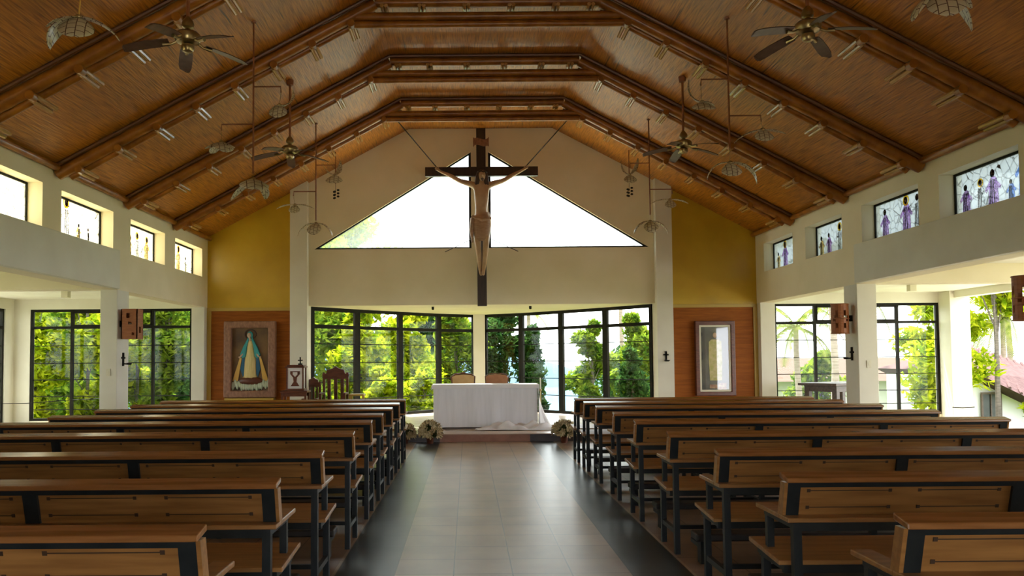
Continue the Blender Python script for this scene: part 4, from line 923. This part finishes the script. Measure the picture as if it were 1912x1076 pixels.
for i, (x, y, h, w, n, lm, lb, ls, bs) in enumerate([
    (-5.0, 23.5, 4.6, 1.3, 3200, leaf_g, 'green tree behind the far left light of the apse', .15, 0),
    (-3.3, 24.6, 3.7, 1.15, 4200, leaf_y, 'bright yellow green tree filling the second light of the apse', .17, 0),
    (-2.0, 25.6, 4.1, 1.4, 4200, leaf_y, 'bright yellow green tree in the third light of the apse', .17, 0),
    (-.4, 27.5, 4.2, 1.6, 4200, leaf_g, 'mid green tree left of the white post', .17, 0),
    (-1.3, 23.3, 1.5, .8, 2200, leaf_y, 'low sunlit bush seen under the apse left of the altar', .13, 0),
    (-2.4, 22.6, 1.5, .8, 2200, leaf_y, 'low sunlit bush at the left foot of the apse', .13, 0),
    (1.15, 25.5, 3.9, 1.2, 4800, leaf_d, 'dark leafy tree right of the white post', .16, 0),
    (2.15, 25.0, 2.9, .9, 3600, leaf_d, 'dark spreading bush right of the candle stand', .15, 0),
    (3.75, 24.3, 2.9, .85, 3600, leaf_g, 'green bush in the third right light of the apse', .14, 0),
    (5.1, 25.2, 3.3, 1.2, 4200, leaf_g, 'green tree in the far right light of the apse', .15, 0),
    (4.6, 22.6, 2.0, .7, 2000, leaf_d, 'dark low shrub outside the far right light of the apse', .12, 0),
    (-5.0, 33, 9.6, 3.3, 6500, leaf_y, 'tall tree reaching into the left triangular window', .26, 4.2),
    (-8.5, 36, 9.5, 3.5, 4200, leaf_g, 'tall green tree far behind the left alcove', .30, 2),
    (-15.5, 34, 8, 4.5, 5200, leaf_g, 'broad tree far behind the leftmost windows', .34, 0),
    (-10.5, 31, 5.5, 3.6, 5200, leaf_d, 'broad dark tree behind the shrubs of the left aisle', .30, 0),
    (-4.4, 31, 4.6, 3.0, 5200, leaf_g, 'broad tree behind the bright trees of the left apse', .28, 0),
    (-.9, 33, 5.2, 3.2, 5200, leaf_d, 'broad dark tree behind the white post', .28, 0),
    (6.6, 30, 3.4, 2.2, 4200, leaf_d, 'dark bushy tree behind the far right light of the apse', .24, 0)]):
    bush(x, y, h, w, int(n * 1.5), lm, lb, GA, seed=60 + i, ls=ls, base=bs, trunk=.05 if h < 5 else .16, name='tree' if h > 3.2 else 'leafy_bush', cat='tree' if h > 3.2 else 'bush')
bush(13.2, 22.2, 3.6, 1.5, 4200, leaf_y, 'yellow green tree outside the right aisle window', 'plants right of the building', seed=90, ls=.17, name='tree', cat='tree')
bush(14.9, 21.0, 2.0, .6, 1800, leaf_y, 'small sunlit tree beside the open right side aisle', 'plants right of the building', seed=91, ls=.15)
bush(15.9, 20.2, 1.1, .5, 1200, leaf_y, 'low bush at the right edge below the red roof', 'plants right of the building', seed=92, ls=.13)
bush(14.2, 21.6, 5.6, 1.5, 2600, leaf_y, 'leafy tree branch overhanging the right opening', 'plants right of the building', seed=93, ls=.17, name='tree', cat='tree', base=3.0, trunk=.07)
bush(16.6, 38, 4.2, 1.6, 3600, leaf_g, 'bushy tree between the palms in the right aisle window', 'plants right of the building', seed=95, ls=.26, name='tree', cat='tree')
bush(22.5, 38, 5.5, 2.5, 3600, leaf_g, 'green tree behind the red roofed house', 'plants right of the building', seed=96, ls=.3, name='tree', cat='tree')
def palm(x, y, h, label, seed, n=15, fl=2.4, tr_=.13):
    rnd = random.Random(seed); z0 = gh(x, y); r = tag(empty('palm_tree', (x, y, z0)), label, 'palm tree', 'palm trees')
    MB().tube([(0, 0, -.2), (.08, 0, h * .35), (.02, .05, h * .7), (0, 0, h)], [tr_ * 1.25, tr_, tr_ * .9, tr_ * .8], 10).build('trunk', palmbark, r, smooth=True)
    m = MB()
    for k in range(n):
        az = 2 * math.pi * k / n + rnd.uniform(-.2, .2); el = rnd.uniform(-.2, 1.1); p = Vector((0, 0, h)); d = Vector((math.cos(az) * math.cos(el), math.sin(az) * math.cos(el), math.sin(el)))
        pts = []; seg = 12
        for i in range(seg + 1): pts.append(p.copy()); p = p + d * fl / seg; d = (d + Vector((0, 0, -.16))).normalized()
        m.tube(pts, [.025 * (1 - i / (seg + 2)) for i in range(seg + 1)], 5)
        for i in range(1, seg * 3):
            t = i / (seg * 3) * seg; a = int(t); q = pts[a].lerp(pts[min(a + 1, seg)], t - a); dr = (pts[min(a + 1, seg)] - pts[a]).normalized()
            sd_ = dr.cross(Vector((0, 0, 1))).normalized(); ln = fl * .24 * math.sin(math.pi * (i / (seg * 3)) * .85 + .25)
            for s in (-1, 1):
                e = q + (sd_ * s * .75 + dr * .5 + Vector((0, 0, -.55))).normalized() * ln; w = dr * .03
                m.add([q - w, q + w, e], [(0, 1, 2)])
    m.build('fronds', leaf_p, r)
palm(13.4, 29.5, 6.6, 'palm whose pale trunk stands in the right aisle window', 1, fl=2.6)
palm(13.9, 34, 4.6, 'palm with low fronds left in the right aisle window', 2)
palm(15.9, 32.4, 5.6, 'palm with hanging fronds behind the right sconce', 3)
palm(22.6, 33.6, 7.6, 'tall palm at the right edge above the red roof', 4, fl=3.4, tr_=.11)
palm(20.8, 31.2, 4.3, 'bushy palm behind the red roofed house', 5, n=20, fl=2.6, tr_=.10)
palm(3.5, 46, 7.0, 'slender palm far behind the right half of the apse', 6, n=9, fl=2.2)
palm(8.4, 44, 9.5, 'tall thin palm in the far right light of the apse', 7, n=10, fl=2.4)
hs = tag(empty('house', (0, 0, 0)), 'white house with a red tiled roof beyond the right side aisle', 'house')
MB().hexa([(15.6, 25.2, -2.9), (24, 25.2, -2.9), (24, 30, -2.9), (15.6, 30, -2.9), (15.6, 25.2, .9), (24, 25.2, -2.6), (24, 30, -2.0), (15.6, 30, .9)]).build('house_wall', white_m, hs)
ev = lambda x: .97 - .5 * (x - 15.5); rg = lambda x: 1.85 - .345 * (x - 16.9)
MB().hexa([(15.2, 24.3, ev(15.2) - .06), (21, 24.3, ev(21) - .06), (21, 30, ev(21) - .06), (15.2, 30, ev(15.2) - .06), (17.0, 27.2, rg(17)), (21, 27.2, rg(21)), (21, 27.5, rg(21)), (17.0, 27.5, rg(17))]).build('roof', roof_t, hs)
for i in range(17):
    x = 15.3 + i * .34; xt = 17 + (x - 15.2) * .69; MB().tube([(x, 24.25, ev(x) - .03), (xt, 27.2, rg(xt) + .03)], .04, 6).build('tile_rib', roof_t, hs, smooth=True)
w_ = MB().box(16.02, 16.55, 25.12, 25.2, -.55, .30).build('house_window', noisy('dark_house_glass', (.012, .015, .012), (.03, .035, .03), nscale=4, rough=.3), hs)
MB().box(15.98, 16.6, 25.06, 25.12, .30, .36).box(15.98, 16.6, 25.06, 25.12, -.61, -.55).box(16.27, 16.3, 25.08, 25.12, -.55, .30).box(15.98, 16.02, 25.06, 25.12, -.55, .30).box(16.55, 16.6, 25.06, 25.12, -.55, .30).build('window_frame', brownwood, w_)
h2 = tag(empty('house', (0, 0, 0)), 'low building with a broad pale pink roof beyond the right aisle window', 'house')
MB().box(12.6, 24, 40.5, 48, -4.9, .6).build('house_wall', white_m, h2)
MB().hexa([(11.6, 39.6, .3), (25, 39.6, .3), (25, 49, .3), (11.6, 49, .3), (13.5, 43, 1.45), (23, 43, 1.45), (23, 45, 1.45), (13.5, 45, 1.45)]).build('roof', roof_p, h2)
